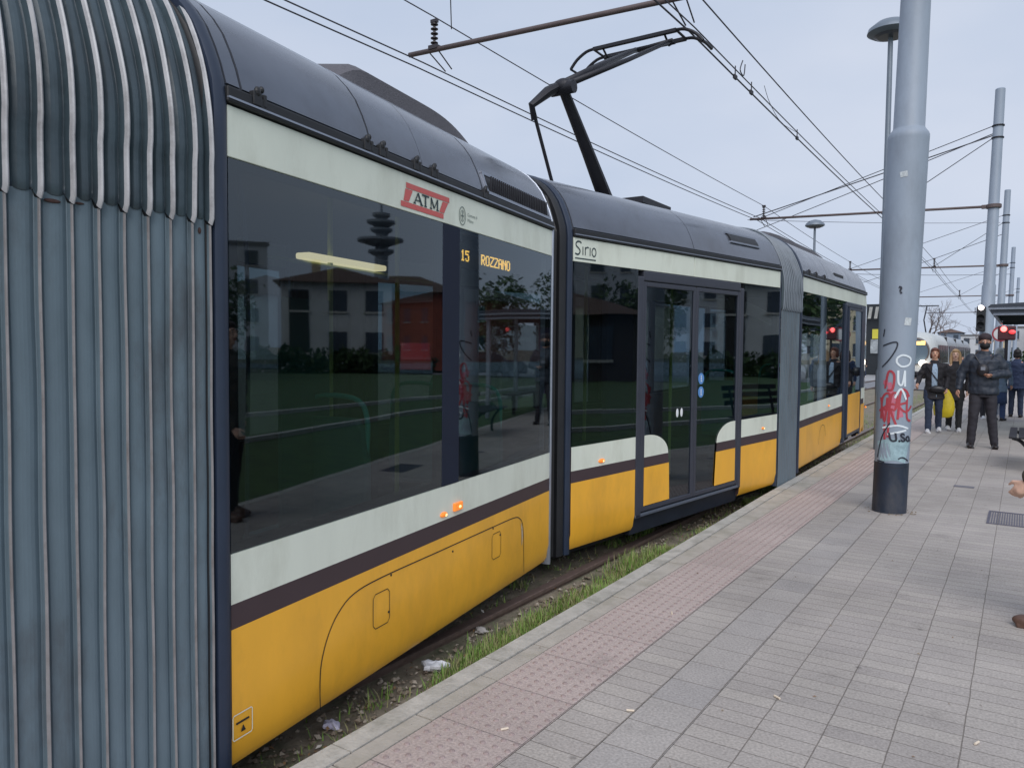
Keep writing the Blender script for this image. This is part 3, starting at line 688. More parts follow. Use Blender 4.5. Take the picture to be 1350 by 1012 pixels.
# raised studs of the tactile strip
mb = MB(); pit = .0575
for j in range(int((13+1)/pit)):
    y = -1+j*pit
    for i in range(7):
        x = -1.905+i*pit+(j % 2)*pit/2*0
        if x > -1.55: continue
        n = 8; r0, r1 = .0125, .008
        vs = [(x+r0*math.cos(2*math.pi*k/n), y+r0*math.sin(2*math.pi*k/n), .0) for k in range(n)]+[(x+r1*math.cos(2*math.pi*k/n), y+r1*math.sin(2*math.pi*k/n), .0055) for k in range(n)]
        mb.add(vs, [(k, (k+1) % n, n+(k+1) % n, n+k) for k in range(n)]+[tuple(range(n, 2*n))])
mb.build('tactile_studs', mat('stud', srgb(150,134,132), .8, var=.2, vscale=30), kind='structure')
# rails
def rail(x, y0, y1, label, group='tram rails'):
    mb = MB(); pr = [(-.06,-.30),(-.06,-.285),(-.012,-.27),(-.012,-.235),(-.036,-.225),(-.036,-.203),(-.03,-.2),(.03,-.2),(.036,-.203),(.036,-.225),(.012,-.235),(.012,-.27),(.06,-.285),(.06,-.30)]
    mb.loft([[(x+a-(0 if y < 7 else .0), y, b) for a, b in pr] for y in frange(y0, y1, 20)])
    o = mb.build('rail', mat('rail_steel', srgb(112,96,90), .5, metal=.35, var=.25, vscale=20), loc=(x, y0, -.3))
    return tag(o, label, 'rail', group)
rail(-2.82, -20, 42, 'rusty steel rail nearest the platform kerb, under the near side of the tram')
rail(-4.265, -20, 42, 'rusty steel rail under the far side of the articulated tram')
rail(-6.1, -20, 130, 'near rail of the second track where the oncoming tram runs')
rail(-7.55, -20, 130, 'farther rail of the second track beyond the articulated tram')
# ballast, rubble, weeds
random.seed(11)
def stone(mb, x, y, z, r, mi):
    vs = []; 
    for (a, b, c) in ((1,0,0),(-1,0,0),(0,1,0),(0,-1,0),(0,0,1),(0,0,-1)):
        k = r*random.uniform(.6,1.2); vs.append(Vector((a*k, b*k, c*k*.6)))
    M = Matrix.Rotation(random.uniform(0,6.28), 3, 'Z') @ Matrix.Rotation(random.uniform(-.6,.6), 3, 'X')
    mb.add([tuple(M@v+Vector((x,y,z))) for v in vs], [(0,2,4),(2,1,4),(1,3,4),(3,0,4),(2,0,5),(1,2,5),(3,1,5),(0,3,5)], mi)
mb = MB()
for i in range(8000):
    y = -1+22*random.random()**1.6; x = random.uniform(-2.76, kx(y)-.01) if random.random() < .75 else random.uniform(-3.9, -2.9)
    if noise.noise(Vector((x*3, y*1.1, 4))) < -.25: continue
    stone(mb, x, y, -.25+random.uniform(0,.02), random.choice((.006,.009,.012,.016,.021)), random.choice((0,0,1,2)))
tag(mb.build('gravel', [mat('gravel_a', srgb(128,116,102), .9), mat('gravel_b', srgb(100,88,78), .9), mat('gravel_c', srgb(160,150,138), .9)]), 'loose gravel and rubble between kerb and rail', 'gravel', kind='stuff')
mb = MB(); n = 0
while n < 85000:
    y = random.uniform(-1, 40) if n < 15000 else random.uniform(.5, 10); kk = kx(max(-13, min(y, 37)))
    x = kk-.01-abs(random.gauss(0, .17)) if random.random() < .88 else random.uniform(-3.5,-2.88)
    if x < -4: continue
    g = noise.noise(Vector((x*2.6, y*1.15, 7)))+.45*noise.noise(Vector((x*7, y*3.5, 2)))
    if y > 13: g += .35
    if y < 1.9: g -= .1
    if g < .13 and random.random() > .07: n += .25; continue
    n += 1
    h = random.uniform(.015,.065)*(1+max(0, g)*2.3); a = random.uniform(0, 6.28); ln = random.uniform(.015,.06); w = random.uniform(.0018,.0045)
    dx, dy = math.cos(a), math.sin(a); z0 = -.26
    mb.add([(x-dy*w, y+dx*w, z0), (x+dy*w, y-dx*w, z0), (x+dx*ln*.4+dy*w*.8, y+dy*ln*.4-dx*w*.8, z0+h*.6), (x+dx*ln*.4-dy*w*.8, y+dy*ln*.4+dx*w*.8, z0+h*.6), (x+dx*ln, y+dy*ln, z0+h)], [(0,1,2,3),(3,2,4)], random.choice((0,0,1,2,2)))
tag(mb.build('grass', [mat('blade_a', (.15,.27,.05), .8), mat('blade_b', (.22,.32,.08), .8), mat('blade_c', (.26,.25,.12), .85)]), 'green weeds and grass along the kerb beside the rail', 'grass', kind='stuff')
mb = MB(); random.seed(31)
for i in range(2600):
    y = random.uniform(.8, 14)**1.0; x = kx(y)-.02-abs(random.gauss(0,.22)) if random.random() < .8 else random.uniform(-3.4,-2.88)
    if x < -3.5: continue
    a = random.uniform(0,6.28); s1, s2 = random.uniform(.006,.02), random.uniform(.003,.010); z = -.252+random.uniform(.002,.03); ca, sa = math.cos(a), math.sin(a); tl = random.uniform(-.01,.01)
    mb.add([(x+ca*s1, y+sa*s1, z+tl),(x-sa*s2, y+ca*s2, z+.004),(x-ca*s1, y-sa*s1, z-tl),(x+sa*s2, y-ca*s2, z)], [(0,1,2,3)], random.choice((0,0,0,1,1,2)))
for i in range(130):
    y = random.uniform(1.5, 20); x = random.uniform(-2.1, .3); a = random.uniform(0,6.28); s1, s2 = random.uniform(.004,.011), random.uniform(.002,.006); ca, sa = math.cos(a), math.sin(a)
    mb.add([(x+ca*s1, y+sa*s1, .004),(x-sa*s2, y+ca*s2, .007),(x-ca*s1, y-sa*s1, .003),(x+sa*s2, y-ca*s2, .005)], [(0,1,2,3)], random.choice((0,1,2)))
tag(mb.build('leaf_litter', [mat('dead_leaf_a', srgb(128,100,70), .8), mat('dead_leaf_b', srgb(160,140,110), .8), mat('litter_pale', srgb(196,190,184), .8)]), 'dead leaf bits and tiny scraps strewn along the kerb and paving', 'leaf litter', kind='stuff')
# litter
def crumple(name, x, y, z, sz, m, label, cat, flat=.5, seed=1):
    random.seed(seed); mb = MB(); mb.ball((x,y,z+sz*flat), (sz,sz*.8,sz*flat), 0, 14, 9)
    for v in mb.v:
        k = noise.noise(v*(2.2/sz)*.5+Vector((seed,0,0)))+.6*noise.noise(v*(5/sz)*.5); d = (v-Vector((x,y,z+sz*flat))); v += d*k*.9
        v.z = max(v.z, z+.002)
    return tag(mb.build(name, m, loc=(x,y,z), auto=25), label, cat)
PAPER = mat('paper', srgb(222,224,232), .8)
crumple('crumpled_tissue', -2.62, 3.19, -.25, .055, PAPER, 'largest crumpled white tissue in the weeds beside the kerb', 'tissue', seed=2)
crumple('crumpled_tissue', -2.60, 2.43, -.25, .035, mat('paper_lilac', srgb(196,194,216), .8), 'pale lilac paper scrap lying nearest under the yellow skirt', 'paper scrap', seed=5)
crumple('crumpled_tissue', -2.42, 2.84, -.25, .03, PAPER, 'small white paper scrap lying against the kerb below the largest tissue', 'paper scrap', .3, seed=9)
crumple('paper_scrap', -2.74, 3.8, -.25, .04, mat('paper_grey', srgb(170,166,164), .8), 'dull grey paper scrap beside the rail beyond the white tissue', 'paper scrap', .3, seed=4)
crumple('paper_scrap', -2.40, 5.97, -.25, .035, mat('scrap_red', srgb(206,92,84), .7), 'crumpled red wrapper lying in gravel against the kerb', 'wrapper', .6, seed=8)
crumple('paper_scrap', -2.5, 8.9, -.25, .045, PAPER, 'white plastic scrap in the weeds under the far end of the second car', 'scrap', .5, seed=12)
CIG = mat('filter_paper', srgb(214,200,182), .8)
for (x, y, a, lb) in ((-1.331,2.881,.4,'cigarette butt on the grey pavers beside the blue slab strip'),(-1.668,2.447,1.,'cigarette butt lying on the tactile studs nearest the camera'),(-1.621,4.098,2.,'cigarette butt on the tactile strip farther from the camera'),(-.831,3.355,2.6,'cigarette butt among the pavers right of the blue slab strip'),(-.111,3.388,1.2,'flattened cigarette butt near the lower right corner of the paving')):
    tag(MB().tube([(x,y,.006),(x+.032*math.cos(a),y+.032*math.sin(a),.006)], .0045, 8).build('cigarette_butt', CIG, loc=(x,y,0)), lb, 'cigarette butt', 'cigarette butts on the platform')
g = MB()
for k in range(14): g.box(-.222+k*.019, -.222+k*.019+.009, 7.95, 8.55, .001, .006)
g.box(-.235,.045,7.93,7.95,.001,.007); g.box(-.235,.045,8.55,8.57,.001,.007); g.box(-.235,-.224,7.95,8.55,.001,.007); g.box(.045,.056,7.93,8.57,.001,.007)
tag(g.build('drain_grate', mat('grate_iron', srgb(98,96,110), .6, metal=.2, var=.2), loc=(-.1,8.2,0)), 'flat iron drain grate set into the paving right of the big mast', 'drain grate')
tag(MB().box(-.62,-.42,9.9,10.02,.001,.005).build('valve_cover', mat('cover_iron', srgb(104,102,110), .6, var=.2), loc=(-.52,9.96,0), bevel=.002), 'small rectangular iron cover in the paving before the drain grate and walking man', 'valve cover')
# ------------------------------------------------------------------ masts and overhead line
MASTM = mat('mast_paint', srgb(142,153,168), .5, var=.06, vscale=3, dirt=srgb(110,116,126), dscale=2.4, damt=.5, stretch=(1,1,.4))
MBASE = mat('mast_base_paint', srgb(34,44,60), .5, var=.25, vscale=6, dirt=srgb(96,92,90), dscale=4, damt=.45, stretch=(1,1,.5))
ARMM = mat('arm_steel', srgb(92,80,80), .6, var=.15)
WIREM = mat('wire_dark', srgb(60,60,68), .6)
INSUL = mat('insulator_brown', srgb(50,44,48), .35)
def insulator(mb, x, y, z, h=.34, s=1.):
    n = 5
    for k in range(n):
        zz = z+.06+h*.7*k/(n-1)
        mb.lathe([(.018*s,zz-.02),(.05*s,zz-.006),(.05*s,zz+.004),(.018*s,zz+.015)], (x,y), 12)
    mb.tube([(x,y,z-.05),(x,y,z+h)], .018*s, 8); mb.boxc((x,y,z+h), (.1*s,.05*s,.04)); mb.boxc((x,y,z), (.14*s,.09*s,.05))
def mast(x, y, top, armz0, armz1, x_end, tracks, label, main=False, rake=.0205, gname='steel catenary masts along the platform'):
    t = thing('catenary_mast', label, 'mast', (x,y,0), gname)
    L_ = lambda z: (x+rake*z*.9, y+rake*z*.25, z)
    def pipe(mb, pr, n=32):
        mb.loft([[(L_(z)[0]+r*math.cos(2*math.pi*i/n), L_(z)[1]+r*math.sin(2*math.pi*i/n), z) for i in range(n)] for r, z in pr])
        return mb
    if main: pr = [(.147,.47),(.155,1.4),(.166,2.5),(.1745,3.43),(.176,3.46),(.176,3.49),(.166,3.515),(.140,3.55),(.133,3.565),(.126,4.7),(.108,top)]
    else: pr = [(.15,.47),(.155,3.2),(.135,3.25),(.11,top),(.09,top+.02)]
    pipe(MB(), pr).build('pole', MASTM, t, auto=30)
    pipe(MB(), [(.149,-.005),(.1495,.472),(.145,.474)]).build('painted_base', MBASE, t, auto=30)
    am = MB(); am.tube([(L_(armz0)[0]-.1,y,armz0),((x+x_end)/2,y+.0,(armz0+armz1)/2),(x_end,y,armz1)], .033, 10); arm = am.build('cross_arm', ARMM, t, smooth=True)
    c = MB(); p = L_(armz0); c.lathe([(.16,armz0-.05),(.175,armz0-.04),(.175,armz0+.04),(.16,armz0+.05)], (p[0],p[1]), 20); c.boxc((p[0]-.2,y,armz0),(.12,.09,.09)); c.build('clamp', ARMM, t)
    st = MB(); k = 1.55
    for tx in tracks: st.tube([(L_(armz0+1.7)[0]-.1,y,armz0+1.7 if tx == tracks[0] else armz0+2.0),(tx,y,armz0+(armz1-armz0)*(x-tx)/(x-x_end)+.05)], .011, 5)
    if not main: 
        st.build('stay_rod', WIREM, t)
        c2 = MB()
        for zz in (armz0+1.7, armz0+2.0): q = L_(zz); MB().lathe([(.125,zz-.02),(.14,zz-.015),(.14,zz+.015),(.125,zz+.02)], (q[0],q[1]), 16).build('stay_clamp', DARKMET, t)
    for tx in tracks:
        za = armz0+(armz1-armz0)*(x-tx)/(x-x_end)
        m = MB(); insulator(m, tx, y, za+.03); m.tube([(tx-.09,y+.02,za-.02),(tx-.05,y+.3,za-.18)], .009, 5); m.tube([(tx+.06,y+.02,za-.02),(tx+.04,y+.32,za-.16)], .009, 5)
        m.build('insulator', INSUL, t, auto=40)
    return t
M1 = mast(-1.023, 8.0, 8.2, 5.19, 5.44, -7.03, (-3.2,-6.6), 'nearest thick grey mast with dark painted base, covered in graffiti on its lower part', True)
M2 = mast(-.87, 23, 8.1, 5.2, 5.39, -6.9, (-3.25,-6.5), 'second mast from the camera, its top showing above the shelter roof')
M3 = mast(-.93, 37, 8.05, 5.05, 5.15, -7, (-3.3,-6.6), 'third mast from the camera, thinner and just right of the second one')
M4 = mast(-.93, 57, 8.05, 5.1, 5.15, -7, (-3.6,-6.6), 'fourth mast from the camera, small beyond the end of the platform')
M5 = mast(-.8, 80, 8.05, 5.1, 5.15, -7.5, (-3.8,-6.6), 'fifth and most distant mast, a thin line above the shelter roof')
# paint and graffiti on the main mast
def on_mast(a, z, off=.002, r=None):
    rr = .1430+.0094*z+off
    cx, cy = -1.023+.0205*z*.9, 8.0+.0205*z*.25
    an = CAMANG+a
    return (cx+rr*math.cos(an), cy+rr*math.sin(an), z)
CAMANG = math.atan2(0-8.0, 0+1.023)
def graf(name, strokes, w, m, off=.003):
    mb = MB()
    for p in strokes:
        pp = smooth_path(p, 5) if len(p) > 2 else [(p[0][0]+(p[1][0]-p[0][0])*k/4, p[0][1]+(p[1][1]-p[0][1])*k/4) for k in range(5)]
        ribbon(mb, [(a*.15, z) for a, z in pp], w, 0, False, lambda a, b: on_mast(a/.15, b, off))
    return mb.build(name, m, M1)
# a = angle across the visible face (-1 left .. 1 right), z metres.  y px -> z : z = (673-px)*.00702
def gz(py): return (673-py)*.00706
def ga(fx): return math.asin(max(-.98, min(.98, fx)))
def GP(pts): return [(ga(x), gz(y)) for x, y in pts]
GRED = mat('spray_red', srgb(168,62,72), .6); GWH = mat('spray_white', srgb(214,222,228), .6); GBK = mat('spray_black', srgb(38,42,54), .6); GPK = mat('spray_pink', srgb(190,110,130), .6)
graf('graffiti', [GP([(-.55,508),(-.4,486),(-.1,490),(-.15,508),(-.45,510)]), GP([(-.7,548),(-.65,520),(-.3,515),(-.35,535),(-.65,534)]), GP([(-.3,552),(-.2,518),(.1,515),(.05,535),(-.2,536),(.15,556)]), GP([(.2,548),(.3,512),(.55,510),(.75,518)]), GP([(.3,528),(.6,526)]), GP([(.65,515),(.7,545),(.9,550)]), GP([(-.75,520),(-.5,552),(-.4,520)]), GP([(-.8,538),(-.1,528),(.6,538),(.9,530)]), GP([(-.5,555),(-.45,575)]), GP([(-.25,545),(-.3,572)]) ], .020, GRED)
graf('graffiti', [GP([(-.35,500),(-.15,520),(-.1,545)]), GP([(-.65,500),(-.4,500)]), GP([(-.6,545),(0,520),(.4,545)])], .04, GPK, .0022)
graf('graffiti', [GP([(.0,468),(.3,464),(.7,468),(.65,476),(.3,479),(.02,474),(.0,468)]), GP([(.1,484),(.15,500),(.35,502),(.45,484)]), GP([(.45,484),(.5,505)]), GP([(.0,520),(.3,508),(.6,522)]), GP([(-.6,560),(.2,556),(.8,560)]), GP([(-.3,568),(.7,562)])], .017, GWH, .0036)
graf('graffiti', [GP([(-.75,440),(-.7,430)]), GP([(-.75,452),(-.1,447),(-.05,455),(-.4,470),(-.75,480)]), GP([(-.2,553),(-.6,572),(-.8,600)]), GP([(-.8,604),(-.4,605)]), GP([(.35,600),(.6,598),(.9,603)]), GP([(-.78,606),(.2,612),(.9,610)])], .012, GBK, .0042)
graf('sticker_remains', [GP([(-.3,232),(.05,231)])], .05, mat('sticker_pale', srgb(186,192,196), .7, var=.3, vscale=60), .0015)
graf('sticker_remains', [GP([(.3,420),(.62,421)])], .07, MATS['sticker_pale'], .0015)
graf('poster_remains', [GP([(-.75,592),(.1,588),(.85,592)])], .20, mat('paste_up', srgb(150,176,184), .7, var=.18, vscale=14, dirt=srgb(100,120,130), dscale=9, damt=.7), .0015)
def mast_text(body, size, a0, z0, m):
    return text_mesh(body, size, lambda x, y, z: on_mast(a0+x/.155, z0+y, .0045), sx=1., shear=-.2, bold=.004)
mast_text('U.So.', .11, ga(-.15)-.05, gz(577), GBK).build('graffiti_lettering', GBK, M1)
mast_text('?', .09, -.05, gz(384), GBK).build('graffiti_lettering', GBK, M1)
mb = MB(); random.seed(5)
for k in range(22):
    a = random.uniform(0, 6.28); r = .16+random.uniform(.0,.07); stone(mb, -1.023+r*math.cos(a), 8+r*math.sin(a), .004, random.uniform(.006,.016), 0)
tag(mb.build('rubble', mat('gravel_a', (0,0,0))), 'crumbled mortar scattered round the foot of the nearest mast', 'rubble', kind='stuff')
# wires
def wire(pts, r, label, extra=None, group='overhead wires'):
    mb = MB(); out = []
    for (a, b) in zip(pts[:-1], pts[1:]):
        L_ = (Vector(b)-Vector(a)).length; sag = min(.12, .00022*L_*L_)
        for k in range(10):
            t = k/10; p = Vector(a).lerp(Vector(b), t); p.z -= sag*4*t*(1-t); out.append(tuple(p))
    out.append(pts[-1]); mb.tube(out, r*1.25, 6)
    if extra: extra(mb)
    return tag(mb.build('overhead_wire', WIREM, loc=pts[0]), label, 'wire', group)
def clips(pts):
    def f(mb):
        for x, y, z in pts: mb.boxc((x,y,z), (.03,.10,.05)); mb.tube([(x,y,z),(x,y,z+.14)], .008, 5)
    return f
W1 = [(-3.2,-14,5.0),(-3.2,8.3,5.02),(-3.25,22.9,5.04),(-3.3,37,4.95),(-3.6,57,5.0),(-3.8,80,5.0),(-4,130,5)]
wire(W1, .008, 'contact wire touched by the raised pantograph head', clips([(-3.2,9.9,5.0),(-3.2,10.6,5.0),(-3.22,13.2,4.99)]))
wire([(x+.06,y,z+.03) for x,y,z in W1], .006, 'twin contact wire running just right of the pantograph wire')
wire([(-3.2,-14,5.42),(-3.2,8.05,5.52),(-3.25,23,5.55),(-3.3,37,5.4),(-3.6,57,5.4)], .007, 'carrier wire above the contact wire of the near track', lambda mb: (mb.tube(smooth_path([(-3.2,10.2,5.30),(-3.2,10.1,5.15),(-3.2,10.25,5.12),(-3.2,10.3,5.28)],4), .008, 5), mb.tube(smooth_path([(-3.2,11.2,5.26),(-3.2,11.5,5.1),(-3.22,12.2,5.0),(-3.22,13.2,5.08)],4), .004, 5)))
wire([(-6.8,-14,5.25),(-6.8,8.0,5.30),(-6.6,23,5.40),(-6.6,37,5.1),(-6.6,57,5.1),(-6.6,130,5.1)], .008, 'upper of the two contact wires over the far track')
wire([(-6.87,-14,5.2),(-6.87,8.0,5.24),(-6.67,23,5.34),(-6.67,37,5.05),(-6.67,57,5.05),(-6.67,130,5.05)], .008, 'lower of the two contact wires over the far track')
wire([(-6.62,-14,6.2),(-6.62,8.0,5.86),(-6.5,23,5.75),(-6.6,37,5.5),(-6.6,57,5.5)], .007, 'carrier wire over the far track, on top of the insulators')
wire([(-6.3,7.98,5.62),(-4.2,5.2,6.4)], .006, 'thin stay wire rising from the far insulator to the upper left')
wire([(-7.0,23.1,5.4),(-1.0,37.2,6.8)], .006, 'long diagonal span wire between the second and third masts')
wire([(-6.8,23,5.45),(-.75,23.05,7.0)], .012, 'lower stay cable from the second cross arm up to its mast')
wire([(-9.5,30,5.9),(-.72,23.0,7.05)], .010, 'upper span cable reaching from the far left to the second mast')
wire([(-.9,37.0,6.3),(-9,50,5.4)], .010, 'diagonal span cable behind the nearest mast toward the distance')
wire([(-9,37.4,5.2),(-.85,57.0,6.4)], .010, 'farther diagonal span cable crossing above the oncoming tram')
# ------------------------------------------------------------------ street lamps
LAMPG = mat('lamp_grey', srgb(112,122,134), .45, metal=.2, var=.08)
def street_lamp(x, y, h, label, r=.3):
    t = thing('street_lamp', label, 'street lamp', (x,y,-.2), 'disc headed street lamps')
    MB().lathe([(.07,-.2),(.07,1.2),(.05,1.25),(.036,h-.25),(.03,h-.1)], (x,y), 16).build('pole', LAMPG, t, auto=30)
    MB().lathe([(.02,h-.02),(.06,h-.16),(r*.8,h-.14),(r,h-.10),(r*.95,h-.04),(r*.6,h+.05),(.05,h+.09),(.01,h+.09)], (x,y), 36).build('lamp_shade', LAMPG, t, auto=50)
    MB().lathe([(.01,h-.175),(r*.55,h-.17),(r*.7,h-.145),(.01,h-.14)], (x,y), 24).build('diffuser', mat('lamp_diffuser', srgb(80,84,94), .3), t)
    return t
street_lamp(-1.84, 13.0, 6.42, 'slim disc headed street lamp partly hidden behind the nearest mast', .33)
street_lamp(-5.72, 26.0, 5.62, 'small distant disc headed lamp standing behind the yellow tram')
# ------------------------------------------------------------------ signals and sign
t = thing('tram_signal', 'black tram signal box with a white lit lamp on the second mast', 'signal', (-.95,22.8,0))
MB().boxc((-.95,22.78,2.36), (.20,.16,.62)).build('housing', BLACK, t, bevel=.02)
MB().ball((-.95,22.70,2.64), (.062,.03,.062)).build('lamp', mat('signal_white', (1,.9,.9), .4, emit=(1,.88,.86), estr=6), t, smooth=True)
MB().ball((-.95,22.71,2.35), (.06,.02,.06)).ball((-.95,22.71,2.17), (.06,.02,.06)).build('unlit_lens', DARKMET, t, smooth=True)
m_ = MB(); m_.tube([(-.95,22.8,2.55),(-.72,22.98,2.55)], .02, 6)
for z in (2.67,2.38,2.2): m_.loft([[(-.95+.085*math.cos(a), yy, z+.085*math.sin(a)) for a in frange(.2, 2.94, 8)] for yy in (22.70,22.58)], caps=False, closed=False)
m_.build('visor', BLACK, t)
t = thing('traffic_signal', 'dark signal head glowing red beside the round sign under the shelter roof', 'signal', (-.37,21.6,0))
MB().tube([(-.37,21.6,0),(-.37,21.6,1.85)], .035, 10).build('post', DARKMET, t)
MB().boxc((-.37,21.6,1.98), (.36,.16,.34)).build('housing', mat('housing_dark_red', srgb(70,34,40), .5), t, bevel=.03)
MB().ball((-.43,21.50,2.07), (.065,.04,.065)).build('lamp', mat('signal_red', (1,.1,.1), .4, emit=(1,.10,.09), estr=5), t, smooth=True)
MB().ball((-.26,21.50,2.0), (.07,.03,.05)).build('lens', mat('signal_red_dim', (1,.1,.1), .4, emit=(1,.05,.06), estr=.8), t, smooth=True)
t = thing('round_sign', 'white round road sign with red rim on a thin post behind the walking man', 'sign', (-.50,22.2,0))
MB().tube([(-.50,22.2,0),(-.50,22.2,2.1)], .03, 10).build('post', ALU, t)
MB().tube([(-.50,22.15,1.97),(-.50,22.17,1.97)], .165, 32).build('sign_disc', mat('sign_white', srgb(205,205,208), .5), t)
MB().loft([[(-.50+r*math.cos(a), yy, 1.97+r*math.sin(a)) for r, yy in ((.15,22.14),(.185,22.14),(.185,22.175),(.15,22.175))] for a in frange(0, 2*math.pi, 32)], caps=False).build('sign_rim', mat('sign_red', srgb(150,50,62), .5), t)
# ------------------------------------------------------------------ shelter, bench
SH = mat('shelter_roof_dark', srgb(52,58,70), .5, var=.1)
t = thing('tram_shelter', 'grey tram stop shelter with thin striped roof over the walking man', 'shelter', (.3,17.5,0))
mb = MB(); mb.loft([[(-.53,y,2.26),(-.49,y,2.30),(.2,y,2.335),(1.15,y,2.31),(1.2,y,2.26)] for y in frange(14.9,20.2,8)]); mb.build('roof', SH, t)
for k, (z, mm) in enumerate(((2.235,ALU),(2.19,SH),(2.145,ALU))):
    mb = MB(); o_ = .03*k; mb.box(-.52+o_,1.19-o_,14.92+o_,14.97+o_,z-.02,z+.022); mb.box(-.52+o_,-.47+o_,14.97+o_,20.15-o_,z-.02,z+.022); mb.build('roof_edge', mm, t)
for y in (15.2,17.5,19.9):
    for x in (.95,): MB().box(x-.04,x+.04,y-.04,y+.04,0,2.258).build('post', ALU, t, bevel=.008)
    MB().box(-.42,1.05,y-.03,y+.03,2.12,2.255).build('roof_beam', SH, t)
for y0, y1 in ((15.25,17.45),(17.55,19.85)): MB().box(.94,.955,y0,y1,.25,2.1).build('glass_panel', CLEAR, t)
MB().box(.1,.9,19.86,19.93,.3,2.1).build('poster_case', mat('poster_purple', srgb(92,74,110), .4), t, bevel=.01)
PT = text_mesh('ORARIO', .16, lambda x, y, z: (.16+x, 19.852, 1.7+y)); PT.build('poster_lettering', WHITE, t)
mb = MB(); mb.box(.5,.85,16,18.6,.44,.48); [mb.box(.64,.70,yy,yy+.06,0,.44) for yy in (16.3,18.2)]; mb.build('shelter_seat', DARKMET, t)
t = thing('bench', 'dark metal platform bench just inside the right picture edge', 'bench', (.2,12.2,0))
mb = MB(); 
for k in range(5): mb.box(-.135+k*.105,-.135+k*.105+.085,11.5,13.0,.43,.455)
mb.build('seat', DARKMET, t, bevel=.006)
for y in (11.7,12.8):
    MB().tube(smooth_path([(-.1,y,.42),(.0,y,.38),(.12,y,.2),(.12,y,.0)],3), .022, 8).build('leg', DARKMET, t, smooth=True)
    MB().tube(smooth_path([(.38,y,.42),(.44,y,.7),(.5,y,.92)],3), .02, 8).build('back_support', DARKMET, t, smooth=True)
mb = MB(); [mb.box(.42+.03*k,.44+.03*k,11.5,13.0,.62+.12*k,.70+.12*k) for k in range(3)]; mb.build('backrest', DARKMET, t)
# ------------------------------------------------------------------ oncoming tram
T2S = mat('far_tram_silver', srgb(150,156,162), .4, metal=.2, var=.05); T2W = mat('far_tram_white', srgb(188,192,192), .4); T2G = mat('far_tram_window', srgb(46,56,66), .15)
t = thing('distant_tram', 'distant silver and white tram approaching with its headlight on', 'tram', (-6.8,60,-.2))
x0, x1 = -7.5, -5.05; cx = (x0+x1)/2
def fr2(y, k, top): 
    P = [(-1,.25),(-1.02,.9),(-1,1.9),(-.93,2.5),(-.75,2.9),(-.4,3.12),(0,3.18)]; P = P+[(-a,b) for a, b in P[::-1][1:]]
    return [(cx+a*(x1-x0)/2*k, y, -.2+.25+(b-.25)*top) for a, b in P]
mb = MB(); mb.loft([fr2(59.45,.45,.35),fr2(59.5,.68,.6),fr2(59.65,.82,.8),fr2(59.95,.92,.92),fr2(60.6,.99,.99),fr2(61.3,1,1)], caps=True); mb.build('cab', T2W, t, auto=60)
mb = MB(); mb.tube([(cx,59.2,1.55),(cx,60.1,1.65)], [.80,.82], 28, flat=1.05); 
mb.build('windscreen', mat('far_windscreen', srgb(96,112,124), .12), t, auto=40)
mb = MB(); mb.tube([(cx,59.26,1.56),(cx,60.12,1.65)], [.87,.90], 28, flat=1.05); mb.build('windscreen_surround', mat('far_surround', srgb(98,88,84), .4), t, auto=40)
MB().box(cx-.5,cx+.62,59.12,59.19,2.02,2.30).build('destination_display', mat('far_amber', (1,.6,.2), .5, emit=(1,.62,.2), estr=1.3), t)
for sx in (-.5,.5): MB().ball((cx+sx,59.1,.80), (.24,.10,.19)).build('headlight', mat('headlight_lit', (1,.95,.85), .4, emit=(1,.86,.7), estr=6), t, smooth=True)
MB().box(cx-.95,cx+.95,59.25,59.6,-.05,.2).build('bumper', DARKMET, t, bevel=.05)
for i, (ya, yb) in enumerate(((61.3,69.8),(70.4,79.5),(80.1,89.5),(90.1,99.5))):
    mb = MB(); mb.loft([fr2(ya,1,1),fr2(yb,1,1)]); cb = mb.build('car_body', T2S if i else T2W, t, auto=40)
    n = 6; st = (yb-ya-.5)/n
    for k in range(n): 
        for sx in (x1+.028, x0-.04): MB().box(sx-.03,sx+.012,ya+.3+k*st,ya+.3+(k+1)*st-.3,.75,2.05).build('window', T2G, cb)
    if i < 3: MB().box(x0+.15,x1-.15,yb,yb+.6,.0,2.75).build('bellows', BLACK, t)
MB().tube([(cx,66,2.95),(cx,64.2,3.9),(cx,66,5.0)], .05, 6).tube([(cx-.8,66,5.03),(cx+.8,66,5.03)], .04, 6).build('pantograph', DARKMET, t)
# ------------------------------------------------------------------ kiosk, far buildings
KW = mat('kiosk_white', srgb(196,196,192), .6); KB = mat('kiosk_black', srgb(30,36,42), .5)
t = thing('kiosk', 'distant dark kiosk with black and white striped awning beyond the tram front', 'kiosk', (-10.4,66,0))
MB().box(-12.4,-8.6,66,69,-.28,4.0).build('wall', KB, t)
for k in range(9):
    xa = -12.5+k*.45; MB().loft([[(xa+a,y,z) for a in (0,.225)]+[(xa+a,y+.04,z+.05) for a in (.225,0)] for y, z in ((65.2,4.1),(66,5.1))]).build('awning_stripe', KW, t)
MB().box(-12.6,-8.4,65.95,69,4.0,5.25).build('awning', KB, t)
MB().box(-10.0,-9.45,65.9,65.99,2.55,3.3).build('sign_board', mat('sign_yellow', srgb(206,196,70), .5), t)
MB().box(-10.1,-9.0,65.88,65.98,1.4,2.5).build('display_case', mat('kiosk_case', srgb(150,156,160), .5, var=.5, vscale=3), t)
MB().box(-11.8,-10.4,65.9,65.99,.2,2.2).build('door', mat('kiosk_door', srgb(90,100,108), .4), t)
